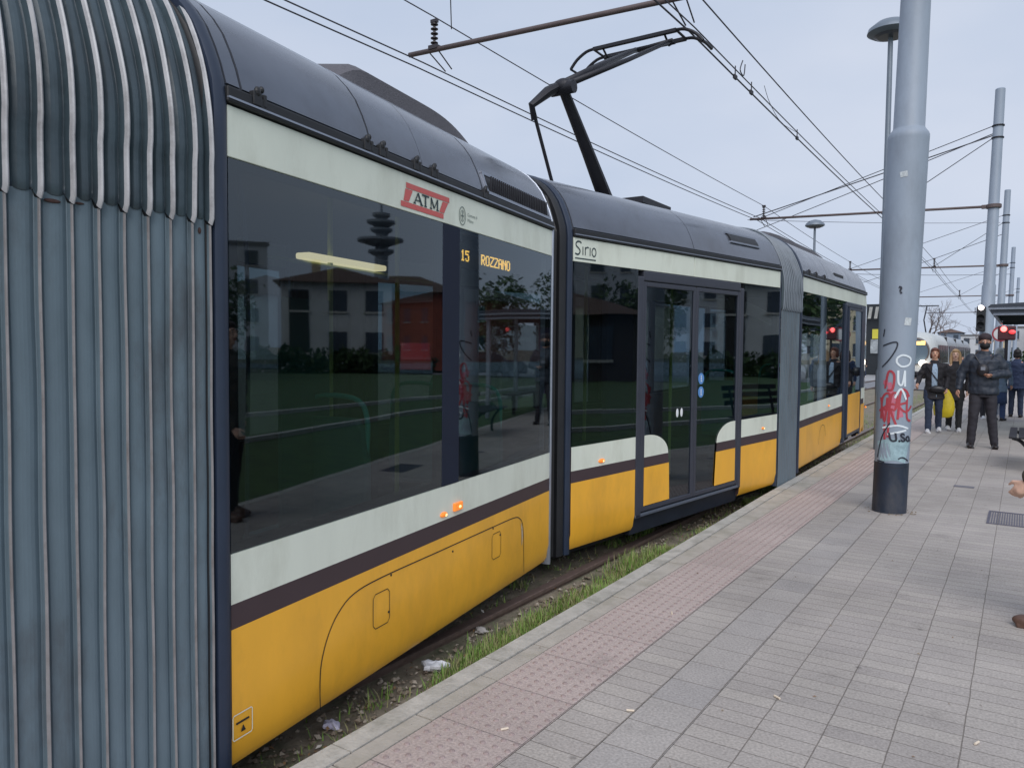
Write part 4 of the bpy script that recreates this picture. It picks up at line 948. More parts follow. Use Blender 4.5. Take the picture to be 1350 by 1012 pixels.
def building(x0, x1, y0, y1, h, wall, roofm, label, rows, cols, name='apartment_building', roof=True, face='-y', winm=None):
    t = thing(name, label, 'building', ((x0+x1)/2, (y0+y1)/2, -.3))
    MB().box(x0,x1,y0,y1,-.3,h).build('wall', wall, t)
    if roof:
        mb = MB(); o = .5; w = min(x1-x0, y1-y0)/2
        mb.add([(x0-o,y0-o,h),(x1+o,y0-o,h),(x1+o,y1+o,h),(x0-o,y1+o,h),(x0+w,y0+w,h+w*.38),(x1-w,y1-w,h+w*.38)] if x1-x0 >= y1-y0 else [(x0-o,y0-o,h),(x1+o,y0-o,h),(x1+o,y1+o,h),(x0-o,y1+o,h),(x0+w,y0+w,h+w*.38),(x0+w,y1-w,h+w*.38)],
               [(0,1,5,4),(1,2,5),(2,3,4,5),(3,0,4),(3,2,1,0)] if x1-x0 >= y1-y0 else [(0,1,4),(1,2,5,4),(2,3,5),(3,0,4,5),(3,2,1,0)])
        mb.build('roof', roofm, t)
    else: MB().box(x0-.15,x1+.15,y0-.15,y1+.15,h,h+.35).build('parapet', roofm, t)
    wm = winm or mat('far_window', srgb(60,70,82), .2); sm = mat('window_trim', srgb(180,178,172), .7)
    fh = (h)/rows
    for r in range(rows):
        for c in range(cols):
            for f in face.split(','):
                a0, a1 = (x0, x1) if 'y' in f else (y0, y1)
                ca = a0+(a1-a0)*(c+.5)/cols; ww = min(.6, (a1-a0)/cols*.3); za, zb = r*fh+fh*.32, r*fh+fh*.82
                if f == '-y': fb = (ca-ww, ca+ww, y0-.04, y0+.05, za, zb); tb = (ca-ww-.1, ca+ww+.1, y0-.12, y0+.02, za-.14, za)
                elif f == '-x': fb = (x0-.04, x0+.05, ca-ww, ca+ww, za, zb); tb = (x0-.12, x0+.02, ca-ww-.1, ca+ww+.1, za-.14, za)
                w_ = MB().box(*fb).build('window', wm, t); MB().box(*tb).build('sill', sm, w_)
    return t
H1 = mat('render_grey', srgb(196,198,198), .9, var=.08, vscale=1); H2 = mat('brick_red', srgb(140,72,56), .9, var=.15, vscale=2); RT = mat('roof_tiles', srgb(92,74,66), .85, var=.15, vscale=2); H3 = mat('render_tan', srgb(190,176,150), .9, var=.08, vscale=1); H4 = mat('render_pale', srgb(186,190,196), .9, var=.06, vscale=1)
# ------------------------------------------------------------------ houses across the lawn (seen in the tram windows)
hs = building(-3.7,3.7,-4,4,5.7,H1,RT,'grey rendered two storey house with hipped roof mirrored in the large tram window',2,3,'house')
MB().box(-8.2,-3.71,-3.3,4,-.3,5.2).build('brick_wing', H2, hs); mb = MB(); mb.add([(-8.6,-3.8,5.2),(-3.7,-3.8,5.2),(-3.7,4.4,5.2),(-8.6,4.4,5.2),(-6,.3,6.6),(-3.7,.3,6.6)],[(0,1,5,4),(1,2,5),(2,3,4,5),(3,0,4),(3,2,1,0)]); mb.build('wing_roof', RT, hs)
MB().box(1.9,3.2,-4.06,-3.9,.2,5.1).build('balcony_shade_panel', mat('recess_shade_dark', srgb(44,46,48), .8), hs)  # flat dark panel paints the shade of a balcony recess
MB().box(1.2,1.8,-.3,.3,6.2,7.6).build('chimney', H3, hs)
hs.location = (23.0, 49.6, -.1); hs.rotation_euler = (0,0,R(-28))
t = thing('relay_tower', 'slender relay tower with stacked round platforms behind the grey house', 'tower', (27.5,66.5,-.3))
MB().lathe([(.9,-.3),(.6,11),(.4,14.0),(.10,14.2),(.06,16.4),(.02,16.6)], (27.5,66.5), 16).build('shaft', mat('tower_concrete_hazed', srgb(128,136,146), .8), t, auto=30)  # concrete colour lightened to stand in for haze
for z, r in ((10.5,1.2),(11.5,2.2),(12.5,1.0),(13.2,1.3),(13.9,.8)): MB().lathe([(.4,z-.5),(r*.6,z-.25),(r,z),(r,z+.22),(.5,z+.3)], (27.5,66.5), 20).build('platform_ring', MATS['tower_concrete_hazed'], t, auto=30)
b = building(-7,7,-5,5,8.5,H3,RT,'tan three storey house standing right of the lawn far from the platform',3,5,'house'); b.location = (62,56,-.3); b.rotation_euler = (0,0,R(-47))
b = building(-9,9,-5,5,12,H4,mat('flat_roof', srgb(110,112,116), .9),'pale four storey block with flat roof beyond the tan house',4,6,'apartment_building',False); b.location = (52,68,-.3); b.rotation_euler = (0,0,R(-39))
b = building(-8,8,-5,5,3.2,mat('dark_shed', srgb(64,60,62), .8),RT,'low dark shed with wide tiled roof across the lawn',1,4,'shed'); b.location = (27,27,-.3); b.rotation_euler = (0,0,R(-46))
building(7,16,96,112,9,H3,RT,'tan corner house beyond the road right of the platform',3,4,'house')
far_specs = [(-13,-8,215,225,5.6,H4,0,'long pale low building behind the bare tree'),(-32,-21,190,200,8,H1,1,'grey gabled house far behind the kiosk'),(-6.8,-3.4,235,245,7.,H3,0,'small tan block far beyond the oncoming tram'),(-3,2.5,180,195,6.5,H4,0,'bluish block closing the view right of the distant masts'),(4,22,170,185,9,H2,1,'brick house far down the line at the right'),(-60,-36,170,185,10,H4,0,'pale block far to the left behind the tram'),(-95,-66,150,165,11,H3,1,'tan terrace with tiled roof far to the left behind the tram'),(-20,-14.2,240,250,7,mat('slate_blue', srgb(120,134,152), .9),1,'blue grey roofed house behind the bare tree'),(-110,-90,70,90,9,H1,1,'grey house left of the tracks behind the tram'),(-80,-60,85,98,8,H2,1,'brick house left of the tracks behind the tram')]
for (a,b_,c,d,h,m_,rf,lb) in far_specs: building(a,b_,c,d,h,m_,RT if rf else MATS['flat_roof'],lb,max(2,int(h/3)),max(2,int((b_-a)/3.2)),'house' if rf else 'apartment_building',bool(rf))
# cars
def car(name, label, col, loc, rz, van=False):
    t = thing(name, label, 'van' if van else 'car', (0,0,0)); pm = mat('paint_'+name, col, .3, coat=.5)
    h = 1.9 if van else 1.42
    prof = [(-2.1,.35),(-2.15,.75),(-1.9,.95),(-1.1,1.05),(-.5,h),(1.5,h),(2.0,1.0),(2.1,.75),(2.1,.35)] if not van else [(-2.2,.35),(-2.25,.95),(-1.7,1.15),(-1.2,h),(2.1,h),(2.2,1.0),(2.2,.35)]
    mb = MB(); rings = [[(x, y*(.97 if abs(y) > .8 else 1), z-(.03 if abs(y) > .8 else 0)) for x, z in prof] for y in (-.86,-.8,.8,.86)]; mb.loft(rings); mb.build('body', pm, t, auto=40, bevel=.03)
    for s in (-1, 1):
        MB().box(-.75 if not van else -1.15,.5,.845*s-.02,.845*s+.02,1.05,h-.12).build('side_window', T2G, t)
        for x in (-1.35,1.35): 
            w_ = MB().tube([(x,.72*s,.33),(x,.9*s,.33)], .33, 20).build('wheel', BLACK, t, auto=40); MB().tube([(x,.9*s,.33),(x,.91*s,.33)], .18, 12).build('rim', ALU, w_)
        MB().box(-2.2,-2.12,.5*s-.15,.5*s+.15,.65,.8).build('headlight', T2W, t)
    t.location = loc; t.rotation_euler = (0,0,rz); return t
car('delivery_van', 'red van parked at the edge of the lawn mirrored in the tram window', srgb(170,40,44), (13.6,41.8,-.1), R(68), True)
car('parked_car', 'black car parked in front of the low dark shed', srgb(24,24,28), (16,20,-.1), R(44))
car('parked_car', 'white car parked beside the red van on the lawn edge', srgb(200,202,204), (8.2,38,-.1), R(-25))
KWH = mat('edging_white', srgb(190,190,186), .8, var=.1)
def strip(name, P, w, z0, z1, m):
    mb = MB(); L1 = []
    for i, p in enumerate(P):
        q0, q1 = Vector(P[max(i-1,0)]), Vector(P[min(i+1,len(P)-1)]); d = (q1-q0).normalized(); n = Vector((-d.y, d.x))*w/2
        L1.append([(p[0]+n.x,p[1]+n.y,z0),(p[0]+n.x,p[1]+n.y,z1),(p[0]-n.x,p[1]-n.y,z1),(p[0]-n.x,p[1]-n.y,z0)])
    mb.loft(L1); return mb.build(name, m, kind='structure')
strip('platform_edging', [(.433,-14),(.433,38)], .11, -.2, .003, KST)
strip('lane_edging', [(4.0,-4),(3.36,9.9),(2.8,17),(2.3,25),(2.0,36)], .12, -.15, .05, KWH)
strip('path_edging', [(12,-6),(8.2,6),(6.1,13.9),(4.4,21),(3.6,24),(3.3,30)], .14, -.15, .06, KWH)
# ------------------------------------------------------------------ plants
BARK = mat('bark_grey', srgb(92,84,82), .95, var=.2, vscale=10)
def leaf_mass(mb, c, r, n, s, seed, mi=3):
    random.seed(seed)
    for _ in range(n):
        while True:
            p = Vector([random.uniform(-1,1) for _ in range(3)])
            if p.length < 1 and p.length > .35: break
        k = 1+.35*noise.noise(p*2.2+Vector((seed,0,0)))
        p = Vector((c[0]+p.x*r[0]*k, c[1]+p.y*r[1]*k, c[2]+p.z*r[2]*k))
        if noise.noise(p*1.1) < -.28: continue
        a = Vector([random.gauss(0,1) for _ in range(3)]).normalized(); b = a.orthogonal().normalized(); q = a.cross(b); ss = s*random.uniform(.6,1.3)
        mb.add([tuple(p-b*ss-q*ss*.5), tuple(p+b*ss-q*ss*.5), tuple(p+b*ss+q*ss*.5), tuple(p-b*ss+q*ss*.5)], [(0,1,2,3)], random.randrange(mi))
LV = [mat('leaf_a', (.035,.075,.022), .7), mat('leaf_b', (.055,.10,.03), .7), mat('leaf_c', (.025,.055,.02), .7)]
def leafy_tree(name, label, x, y, h, w, seed, cat='tree', trunk=True):
    t = thing(name, label, cat, (x,y,-.1)); random.seed(seed)
    if trunk:
        mb = MB(); mb.tube([(x,y,-.2),(x+.1,y,h*.4),(x,y+.1,h*.75)], [.18,.13,.05], 8)
        for k in range(5): a = k*1.3; mb.tube([(x,y,h*.4+k*.2),(x+math.cos(a)*w*.5,y+math.sin(a)*w*.5,h*.62+k*.2)], [.07,.02], 6)
        mb.build('trunk', BARK, t)
    mb = MB()
    for k in range(7):
        a = k*2.4; leaf_mass(mb, (x+math.cos(a)*w*.4*(k>0), y+math.sin(a)*w*.4*(k>0), h*(.62 if trunk else .45)+h*.2*math.sin(k*1.7)), (w*.55,w*.55,h*.28), 420, .13, seed+k)
    mb.build('crown' if trunk else 'foliage', LV, t); return t
for (x,y,h,w,sd,lb) in ((9.5,44,5.5,2.4,1,'round green tree left of the red brick wing'),(6.5,52,6.5,3,2,'tall green tree behind the parked white car'),(24.5,36.5,5.6,3.4,3,'dark green tree at the left end of the clipped hedge'),(30,33,4.5,2.2,4,'small green tree beside the low dark shed'),(2.6,60,7,3,5,'green tree beyond the road past the end of the platform')): leafy_tree('green_tree', lb, x, y, h, w, sd)
t = thing('hedge', 'dark clipped hedge in front of the grey house', 'hedge', (17,41,-.1)); mb = MB()
for k in range(13): f_ = k/12; leaf_mass(mb, (26.5-12.5*f_, 36.6+7*f_, .45), (.95,.8,1.05), 620, .13, 60+k)
mb.build('foliage', LV, t)
def bare_tree(label, x, y, h, seed, spread=.42, z0=-.3):
    random.seed(seed); t = thing('bare_tree', label, 'tree', (x,y,z0)); tr = MB(); cr = MB()
    def grow(p, d, l, r, dep):
        q = p+d*l; m1 = p.lerp(q, .5)+Vector([random.gauss(0,l*.05) for _ in range(3)])
        (tr if dep < 2 else cr).tube([tuple(p),tuple(m1),tuple(q)], [r,r*.85,r*.68], 6 if dep < 2 else 4)
        if dep >= 6: return
        for _ in range(2 if dep else 4):
            dd = (d+Vector([random.gauss(0,spread) for _ in range(3)])+Vector((0,0,.12))).normalized(); grow(q, dd, l*random.uniform(.66,.86), r*.62, dep+1)
        if dep > 2:
            for _ in range(2):
                dd = (d+Vector([random.gauss(0,.8) for _ in range(3)])).normalized(); cr.tube([tuple(m1),tuple(m1+dd*l*.7)], [r*.4,r*.2], 3)
    grow(Vector((x,y,z0)), Vector((0,0,1)), h*.24, h*.022, 0)
    tr.build('trunk', BARK, t); cr.build('crown', mat('twig_grey', srgb(112,102,100), .95), t)
bare_tree('wide bare grey tree above the oncoming tram', -10.2, 114, 9.2, 3, .5)
bare_tree('bare tree left of the wide one, hidden partly by the nearest mast', -14.5, 120, 8, 8)
bare_tree('thin bare tree far down the tracks at the right', -5.2, 150, 8.5, 14)
bare_tree('bare tree left of the kiosk behind the yellow tram', -24, 80, 8.5, 19)
t = thing('hedge', 'low dark green hedge across the far road behind the walkers', 'hedge', (-1,108,-.3)); mb = MB()
for k in range(16): leaf_mass(mb, (-4+k*1.2, 108, .7), (1.1,.8,1.2), 200, .16, 90+k)
mb.build('foliage', LV, t)
# ------------------------------------------------------------------ people
def person(label, skin, hair, coat, trou, shoe, h=1.72, hem=.88, bulk=1., legs=None, arms=None, hairstyle='short', mask=None, cap=None, inner=None, extra=None, female=False, cat='person', curl=.5, skirt=None, group=None):
    t = thing('person', label, cat, (0,0,0), group); S = h/1.75
    P = lambda p: (p[0]*S, p[1]*S, p[2]*S)
    sw = .92 if female else 1.
    legs = legs or {-1: ((-.10,-.02,.50),(-.11,.03,.09)), 1: ((.10,-.06,.50),(.11,-.08,.09))}
    arms = arms or {-1: ((-.24,.03,1.14),(-.25,-.05,.88)), 1: ((.24,.03,1.14),(.25,-.05,.88))}
    B = MB()
    def ring(mb, lst, n=20):
        mb.loft([[P((w*math.cos(2*math.pi*i/n)*sw, y0+d*math.sin(2*math.pi*i/n), z)) for i in range(n)] for z, w, d, y0 in lst])
    ring(B, [(.84,.10,.08,0),(.92,.165,.11,0),(1.05,.14,.10,0),(1.2,.155,.11,-.005),(1.35,.18,.115,0),(1.43,.165,.09,.01),(1.475,.08,.07,.012),(1.5,.058,.06,.01)])
    B.limb([P((0,.012,1.44)),P((0,.0,1.56))], [.058*S,.055*S])
    hc = (0,-.012,1.655)
    B.ball(P((0,.008,1.672)), (.076*S,.094*S,.088*S), 0, 20, 14); B.ball(P((0,-.024,1.625)), (.058*S,.066*S,.082*S), 0, 18, 12); B.ball(P((0,-.06,1.572)), (.030*S,.026*S,.022*S), 0, 10, 8)
    B.tube([P((0,-.088,1.672)),P((0,-.106,1.634)),P((0,-.092,1.625))], [.009*S,.015*S,.012*S], 8)
    for s in (-1,1):
        B.ball(P((s*.078,.004,1.648)), (.010*S,.018*S,.028*S)); B.ball(P((s*.03,-.082,1.68)), (.022*S,.012*S,.010*S))
        k, a = legs[s]; hip = (s*.085,0,.90)
        B.limb([P(hip),P(((hip[0]+k[0])/2,(hip[1]+k[1])/2-.01,(hip[2]+k[2])/2)),P(k),P(((k[0]+a[0])/2,(k[1]+a[1])/2+.012,(k[2]*.6+a[2]*.4))),P(a)], [.088*S,.075*S,.054*S,.052*S,.036*S])
        B.limb([P((a[0],a[1]+.01,a[2]-.03)),P((a[0]+s*.015,a[1]-.15,a[2]-.055))], [.035*S,.028*S])
        e, w = arms[s]; sh = (s*.185*sw,.0,1.405)
        B.limb([P(sh),P(e),P(w)], [.052*S,.040*S,.027*S])
        # hand: palm, four unequal fingers bent at the knuckle, thumb from the side of the palm
        d = (Vector(w)-Vector(e)).normalized(); fw = Vector((0,-1,0)); fw = (fw-d*fw.dot(d)); fw = fw.normalized() if fw.length > .2 else Vector((-s,0,0)); inn = d.cross(fw)*(-s); inn.normalize()
        if inn.x*s > 0: inn = -inn
        wv = Vector(w); B.limb([P(wv+d*.02),P(wv+d*.075)], [.026*S,.030*S], 10)
        for q, (off, ln) in enumerate(((.030,.070),(.010,.078),(-.010,.073),(-.029,.058))):
            b0 = wv+d*.085+fw*off; b1 = b0+d*ln*.45*(1-.3*curl)+inn*ln*.35*curl; b2 = b1+d*ln*.5*(1-curl)+inn*ln*.55*curl
            B.limb([P(b0-d*.02),P(b1),P(b2)], [.0095*S,.0088*S,.0075*S], 8)
        b0 = wv+d*.03+fw*.026; B.limb([P(b0),P(b0+fw*.028+d*.025+inn*.012),P(b0+fw*.030+d*.055+inn*.024)], [.012*S,.010*S,.0085*S], 8)
    body = B.build('body', mat('skin_%s' % skin, {'a': srgb(206,158,134), 'b': srgb(182,136,116), 'c': srgb(216,176,156)}[skin], .55), t, remesh=.0075*S, csm=2)
    for s in (-1,1):
        e_ = MB(); e_.ball(P((s*.029,-.0835,1.664)), (.0125*S,.008*S,.0065*S), 0, 10, 6); e_.ball(P((s*.029,-.0905,1.664)), (.0055*S,.003*S,.0055*S), 1, 8, 6)
        e_.build('eye', [mat('eye_white', srgb(220,214,208), .3), mat('iris', srgb(36,26,22), .3)], t, smooth=True)
        MB().tube([P((s*.014,-.092,1.684)),P((s*.03,-.094,1.689)),P((s*.046,-.084,1.684))], .0035*S, 6).build('eyebrow', mat('hair_%s' % hair, (0,0,0)) if 'hair_'+hair in MATS else HAIRS(hair), t)
    if not mask: MB().ball(P((0,-.092,1.603)), (.022*S,.006*S,.006*S), 0, 12, 6).build('mouth', mat('lips', srgb(160,84,78), .5), t, smooth=True)
    else:
        m = MB(); m.ball(P((0,-.036,1.600)), (.071*S,.084*S,.062*S), 0, 18, 12); m.tube([P((.06,-.05,1.63)),P((.08,0,1.655))], .004, 6); m.tube([P((-.06,-.05,1.63)),P((-.08,0,1.655))], .004, 6); m.build('face_mask', mask, t, smooth=True)
    hm = HAIRS(hair); H = MB()
    H.ball(P((0,.022,1.694)), (.088*S,.100*S,.090*S), 0, 20, 14); H.ball(P((0,-.035,1.735)), (.07*S,.056*S,.030*S), 0, 16, 8)
    if hairstyle == 'bob':
        for s in (-1,1): H.ball(P((s*.068,.018,1.62)), (.026*S,.06*S,.08*S))
        H.ball(P((0,.07,1.62)), (.07*S,.04*S,.08*S))
    if hairstyle == 'long':
        for s in (-1,1): H.tube([P((s*.07,.0,1.70)),P((s*.082,.0,1.6)),P((s*.088,-.015,1.5)),P((s*.08,-.05,1.41))], [.03*S,.034*S,.034*S,.02*S], 10)
        H.ball(P((0,.08,1.54)), (.09*S,.04*S,.15*S))
    if hairstyle != 'none': H.build('hair', hm, t, remesh=.009, csm=2)
    if cap:
        c = MB(); c.ball(P((0,.012,1.725)), (.094*S,.106*S,.075*S), 0, 20, 12); c.build('cap', cap, t, remesh=.008, csm=1)
    # coat
    C = MB(); z0 = hem
    if hem < .8: rings = [(hem,.225,.165,0),(.7,.215,.155,0),(.9,.20,.145,0),(1.08,.175,.13,0)]
    else: rings = [(hem,.19,.135,0),(1.0,.185,.138,0),(1.12,.178,.135,0)]
    ring(C, [(a_, b_*bulk, c_*bulk, d_) for a_, b_, c_, d_ in rings]+[(1.25,.19*bulk,.138*bulk,-.005),(1.36,.208*bulk,.135*bulk,0),(1.42,.18*bulk,.108,.01),(1.465,.10,.085,.012),(1.515,.078,.076,.012)])
    for s in (-1,1):
        e, w = arms[s]; wv = Vector(e).lerp(Vector(w), .93)
        C.limb([P((s*.180*sw,.0,1.395)),P(Vector((s*.185*sw,0,1.40)).lerp(Vector(e), .5)),P(e),P(wv)], [.072*S*bulk,.066*S*bulk**2,.058*S*bulk**2,.046*S*bulk], 14)
    ct = C.build('coat', coat, t, remesh=.011, csm=3)
    nr = [v.normal.copy() for v in ct.data.vertices]
    for v, vn in zip(ct.data.vertices, nr):
        q = v.co; n_ = noise.noise(Vector((q.x*9, q.y*9, q.z*13)))*.014+noise.noise(Vector((q.x*24, q.y*24, q.z*20)))*.007; v.co += vn*n_
    if inner:
        m = MB(); m.loft([[P((w*k, y, z)) for k in (-1,-.5,0,.5,1)]+[P((w*k, y+.02, z)) for k in (1,.5,0,-.5,-1)] for z, w, y in ((hem+.02,.05,-.138),(1.1,.052,-.147),(1.25,.055,-.150),(1.36,.050,-.142),(1.44,.030,-.108))]); m.build('blouse', inner, t, smooth=True)
    if skirt:
        m = MB(); ring(m, [(.42,.21,.17,0),(.6,.20,.15,0),(.9,.17,.12,0)]); m.build('skirt', skirt, t, smooth=True)
    T_ = MB(); ring(T_, [(.80,.165,.125,0),(.92,.178,.125,0),(1.04,.150,.112,0)])
    for s in (-1,1):
        k, a = legs[s]; hip = (s*.09,0,.88)
        T_.limb([P(hip),P(((hip[0]+k[0])/2,(hip[1]+k[1])/2-.008,(hip[2]+k[2])/2)),P(k),P((k[0]*.4+a[0]*.6,(k[1]*.4+a[1]*.6)+.008,k[2]*.4+a[2]*.6)),P((a[0],a[1],a[2]-.015))], [.098*S,.089*S,.071*S,.066*S,.058*S], 14)
    tb = T_.build('trousers', trou, t, remesh=.010, csm=2)
    nr = [v.normal.copy() for v in tb.data.vertices]
    for v, vn in zip(tb.data.vertices, nr):
        q = v.co; v.co += vn*(noise.noise(Vector((q.x*12, q.y*12, q.z*18)))*.007)
    for s in (-1,1):
        a = legs[s][1]; m = MB(); x_, y_, z_ = a; zb = z_-.09
        m.ball(P((x_,y_+.015,zb+.05)), (.043*S,.055*S,.055*S), 0, 14, 8); m.ball(P((x_+s*.012,y_-.10,zb+.036)), (.047*S,.088*S,.038*S), 0, 14, 8); m.ball(P((x_+s*.012,y_-.045,zb+.055)), (.04*S,.07*S,.04*S), 0, 14, 8)
        m.box(*[q*S for q in (x_-.035,x_+.05)], *[q*S for q in (y_-.165,y_+.055)], (zb+.0)*S, (zb+.02)*S)
        m.build('shoe', shoe, t, remesh=.008, csm=2)
    if extra: extra(t, P, S)
    return t
def HAIRS(n): return mat('hair_'+n, {'brown': srgb(58,40,34), 'auburn': srgb(96,52,38), 'blond': srgb(168,136,100), 'grey': srgb(168,170,172), 'black': srgb(28,24,26)}[n], .55, var=.3, vscale=40, bump=.4, bscale=90)
def place(t, x, y, rz): t.location = (x, y, 0); t.rotation_euler = (0,0,rz); return t
NAVY = mat('jacket_navy', srgb(38,45,58), .6, var=.15, vscale=14); BLK = mat('coat_black', srgb(34,32,38), .75, var=.15, vscale=14); JEAN = mat('jeans', srgb(44,54,76), .85, var=.15, vscale=20); DTR = mat('trousers_dark', srgb(38,36,44), .8, var=.12)
SNK = mat('sneaker_white', srgb(206,206,210), .6); SHB = mat('shoe_black', srgb(34,28,30), .4); MASK = mat('mask_black', srgb(18,18,22), .7); CAPM = mat('cap_dark', srgb(48,36,42), .8)
def man_extra(t, P, S):
    m = MB(); m.ball(P((-.02,-.165,1.22)), (.085*S,.045*S,.10*S), 0, 14, 10); m.build('phone_case', mat('pouch_dark', srgb(30,28,34), .5), t, smooth=True)
    m = MB(); m.tube([P((-.13,-.09,1.44)),P((-.06,-.15,1.32))], .012, 6); m.tube([P((.12,-.09,1.44)),P((.04,-.15,1.32))], .012, 6); m.build('strap', MATS['pouch_dark'], t)
    m = MB(); m.box(*[v*S for v in (-.05,.01)], *[v*S for v in (-.212,-.2)], 1.22*S, 1.27*S); m.build('badge', mat('badge_grey', srgb(120,124,134), .4), t)
man = person('man in navy jacket with black face mask and cap walking toward the camera', 'b', 'black', NAVY, DTR, SHB, 1.77, .84, bulk=1.13,
    legs={-1: ((-.125,-.10,.50),(-.15,-.10,.09)), 1: ((.12,-.03,.50),(.17,-.04,.09))},
    arms={-1: ((-.31,.02,1.15),(-.34,-.06,.91)), 1: ((.30,.03,1.16),(.10,-.175,1.14))}, mask=MASK, cap=CAPM, extra=man_extra)
place(man, -.53, 14.3, R(4))
def bag_extra(t, P, S):
    m = MB(); m.tube([P((-.16,-.10,1.43)),P((-.02,-.165,1.2)),P((.14,-.16,.98))], .010, 6); m.build('strap', BLK, t)
    m = MB(); m.ball(P((.06,-.17,.92)), (.16*S,.055*S,.075*S), 0, 18, 10); m.build('shoulder_bag', mat('bag_black', srgb(30,30,36), .35), t, smooth=True)
w1 = person('woman with short auburn hair, open black coat over pale blouse and blue jeans', 'a', 'auburn', BLK, JEAN, SNK, 1.57, .72,
    legs={-1: ((-.09,-.10,.50),(-.09,-.14,.09)), 1: ((.10,-.02,.50),(.11,.12,.12))}, arms={-1: ((-.27,.0,1.16),(-.31,-.16,1.02)), 1: ((.24,.05,1.14),(.22,-.10,.93))}, hairstyle='bob', inner=mat('blouse_pale', srgb(150,170,192), .7, var=.35, vscale=30), female=True, extra=bag_extra)
place(w1, -1.40, 16.4, R(8))
hb = MB(); hb.ball((-1.79,16.18,1.12), (.10,.07,.09), 0, 14, 10); tag(hb.build('black_handbag', MATS['bag_black'], loc=(-1.79,16.18,1.04), smooth=True), 'bulky black bag held on the arm of the woman in the open coat', 'handbag')
w2 = person('woman with long blond hair and buttoned black coat carrying a yellow bag', 'c', 'blond', mat('coat_charcoal', srgb(40,38,42), .8, var=.15), mat('leggings_black', srgb(26,26,30), .8), SNK, 1.55, .66,
    legs={-1: ((-.09,-.04,.50),(-.09,.10,.11)), 1: ((.09,-.10,.50),(.09,-.12,.09))}, arms={-1: ((-.24,.04,1.14),(-.22,-.06,.92)), 1: ((.245,.02,1.13),(.24,-.05,.88))}, hairstyle='long', female=True)
place(w2, -1.10, 17.0, R(5))
# yellow carrier bag, hanging from the second woman's near hand
mb = MB(); bx, by = -1.25, 16.75; rings = []
for z, w_, d in ((.27,.10,.05),(.31,.165,.085),(.45,.185,.095),(.6,.165,.085),(.72,.12,.055),(.80,.075,.03)):
    rings.append([(bx+w_*math.cos(a)*(1+.10*noise.noise(Vector((math.cos(a)*2,z*9,1)))), by+d*math.sin(a)*(1+.25*noise.noise(Vector((a,z*8,4)))), z) for a in frange(0, 2*math.pi, 22)[:-1]])
mb.loft(rings)
for s in (-1,1): mb.tube(smooth_path([(bx+s*.06,by,.79),(bx+s*.035,by,.85),(bx,by+.1,.89)],3), .008, 5)
tag(mb.build('carrier_bag', mat('bag_yellow', srgb(214,190,40), .5, var=.12, vscale=14, bump=.4, bscale=14), loc=(bx,by,.36), auto=45), 'bright yellow plastic carrier bag hanging beside the blond woman', 'bag')
SLATE = mat('coat_slate', srgb(104,120,142), .8, var=.12); DBL = mat('coat_dark_blue', srgb(44,56,84), .8, var=.12)
w3 = person('grey haired person in long slate blue coat close behind the walking man', 'b', 'grey', SLATE, mat('skirt_blue', srgb(44,60,96), .85, var=.1), SHB, 1.60, .70, hairstyle='bob', female=True, skirt=mat('skirt_blue', (0,0,0)))
place(w3, -.46, 20.3, R(160))
w4 = person('person in dark blue coat at the right edge behind the walking man', 'b', 'black', DBL, JEAN, SHB, 1.58, .78, hairstyle='bob', female=True)
place(w4, -.14, 21.6, R(175))
w5 = person('person in navy coat and white sneakers mostly hidden behind the walking man', 'a', 'brown', DBL, DTR, SNK, 1.54, .72, hairstyle='long', female=True)
place(w5, -.86, 20.6, R(6))
# standing passenger just outside the right picture edge
def foot_extra(t, P, S): pass
p6 = person('passenger in brown shoes standing at the right edge nearest the camera', 'c', 'brown', mat('coat_olive', srgb(70,66,58), .8, var=.12), DTR, mat('shoe_brown', srgb(92,68,58), .5), 1.7, .86,
    legs={-1: ((-.10,.0,.50),(-.10,.03,.09)), 1: ((.10,-.03,.50),(.10,-.04,.09))}, arms={-1: ((-.235,.03,1.14),(-.23,.02,.90)), 1: ((.24,.0,1.12),(.16,-.17,.84))}, female=True)
place(p6, .205, 5.14, R(-90))
pts = [(-9.35,58.5,R(0),'distant pedestrian crossing the square nearest the kiosk display'),(-9.9,60.5,R(90),'distant pedestrian with dark coat in front of the kiosk door'),(-3.2,55,R(30),'distant pedestrian on the square beyond the blond woman')]
src = [w1, w4, w5]
for (x, y, rz, lb), s_ in zip(pts, src):
    c = copy_tree(s_, (x,y,-.26), rz, lb); c['group'] = 'distant pedestrians'
MB_ = MB().box(-9.62,-9.3,58.2,58.3,.55,1.0); tag(MB_.build('white_bag', SNK, loc=(-9.45,58.25,.55), bevel=.05), 'white bag carried by the distant pedestrian near the kiosk', 'bag')
# ------------------------------------------------------------------ world, sun, camera
w = bpy.data.worlds.new('World'); SC.world = w; w.use_nodes = True; nt = w.node_tree; N = nt.nodes; L = nt.links; N.clear()
o = N.new('ShaderNodeOutputWorld'); bg = N.new('ShaderNodeBackground'); bg.inputs[1].default_value = .1
sky = N.new('ShaderNodeTexSky'); sky.sky_type = 'NISHITA'; sky.sun_disc = False; sky.sun_elevation = R(42); sky.sun_rotation = R(150); sky.dust_density = 3; sky.ozone_density = 1.5
hs_ = N.new('ShaderNodeHueSaturation'); hs_.inputs['Saturation'].default_value = .5
L.new(sky.outputs[0], hs_.inputs['Color'])
tc = N.new('ShaderNodeTexCoord'); nz = N.new('ShaderNodeTexNoise'); nz.inputs['Scale'].default_value = 1.6; nz.inputs['Detail'].default_value = 5; nz.inputs['Roughness'].default_value = .5
mp = N.new('ShaderNodeMapping'); mp.inputs['Scale'].default_value = (1,1,2.5); L.new(tc.outputs['Generated'], mp.inputs[0]); L.new(mp.outputs[0], nz.inputs['Vector'])
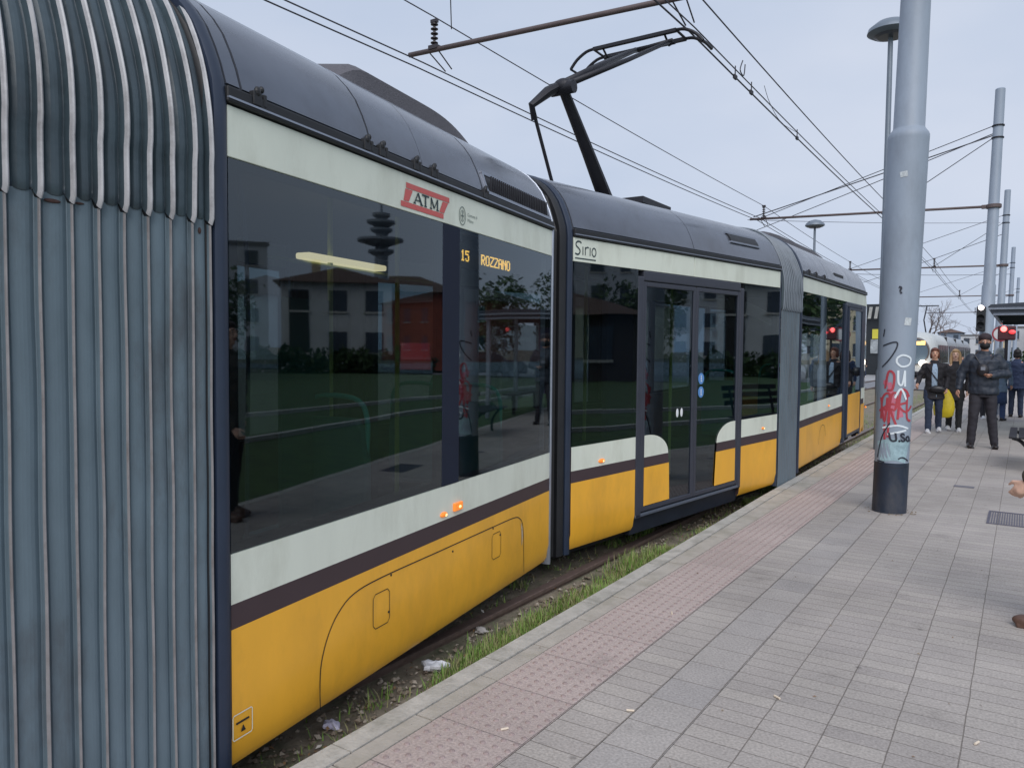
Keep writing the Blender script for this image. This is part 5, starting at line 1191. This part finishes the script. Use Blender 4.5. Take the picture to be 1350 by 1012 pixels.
cl = N.new('ShaderNodeValToRGB'); cl.color_ramp.elements[0].position = .3; cl.color_ramp.elements[1].position = .72
cl.color_ramp.elements[0].color = (.45,.55,.725,1); cl.color_ramp.elements[1].color = (.63,.69,.82,1)
L.new(nz.outputs['Fac'], cl.inputs[0])
sc_ = N.new('ShaderNodeVectorMath'); sc_.operation = 'SCALE'; sc_.inputs['Scale'].default_value = 9.2; L.new(cl.outputs[0], sc_.inputs[0])
mx = N.new('ShaderNodeMix'); mx.data_type = 'RGBA'; mx.inputs[0].default_value = .90
L.new(hs_.outputs[0], mx.inputs[6]); L.new(sc_.outputs[0], mx.inputs[7]); L.new(mx.outputs[2], bg.inputs[0]); L.new(bg.outputs[0], o.inputs[0])
sun = bpy.data.lights.new('sun', 'SUN'); sun.energy = 2.0; sun.angle = R(50); sun.color = (1,.97,.94)
so = bpy.data.objects.new('sun', sun); COL.objects.link(so)
az, el = R(150), R(42)
dvec = Vector((math.sin(az)*math.cos(el), math.cos(az)*math.cos(el), math.sin(el)))
so.rotation_euler = dvec.to_track_quat('Z', 'Y').to_euler()
TH = R(33.65); PA = math.atan(46/1014.); RO = R(.5)
fwd = Vector((-math.sin(TH)*math.cos(PA), math.cos(TH)*math.cos(PA), -math.sin(PA))); r0 = Vector((math.cos(TH), math.sin(TH), 0)); u0 = r0.cross(fwd)
rt = r0*math.cos(RO)+u0*math.sin(RO); up = u0*math.cos(RO)-r0*math.sin(RO)
cam = bpy.data.cameras.new('camera'); co = bpy.data.objects.new('camera', cam); COL.objects.link(co)
co.matrix_world = Matrix(((rt.x,up.x,-fwd.x,0),(rt.y,up.y,-fwd.y,0),(rt.z,up.z,-fwd.z,1.5),(0,0,0,1)))
cam.sensor_width = 36; cam.lens = 1014/1350*36; cam.clip_start = .05; cam.clip_end = 3000
SC.camera = co
SC.view_settings.view_transform = 'Standard'; SC.view_settings.look = 'None'; SC.view_settings.gamma = 1; SC.view_settings.exposure = .2
SC.cycles.max_bounces = 8; SC.cycles.transparent_max_bounces = 24
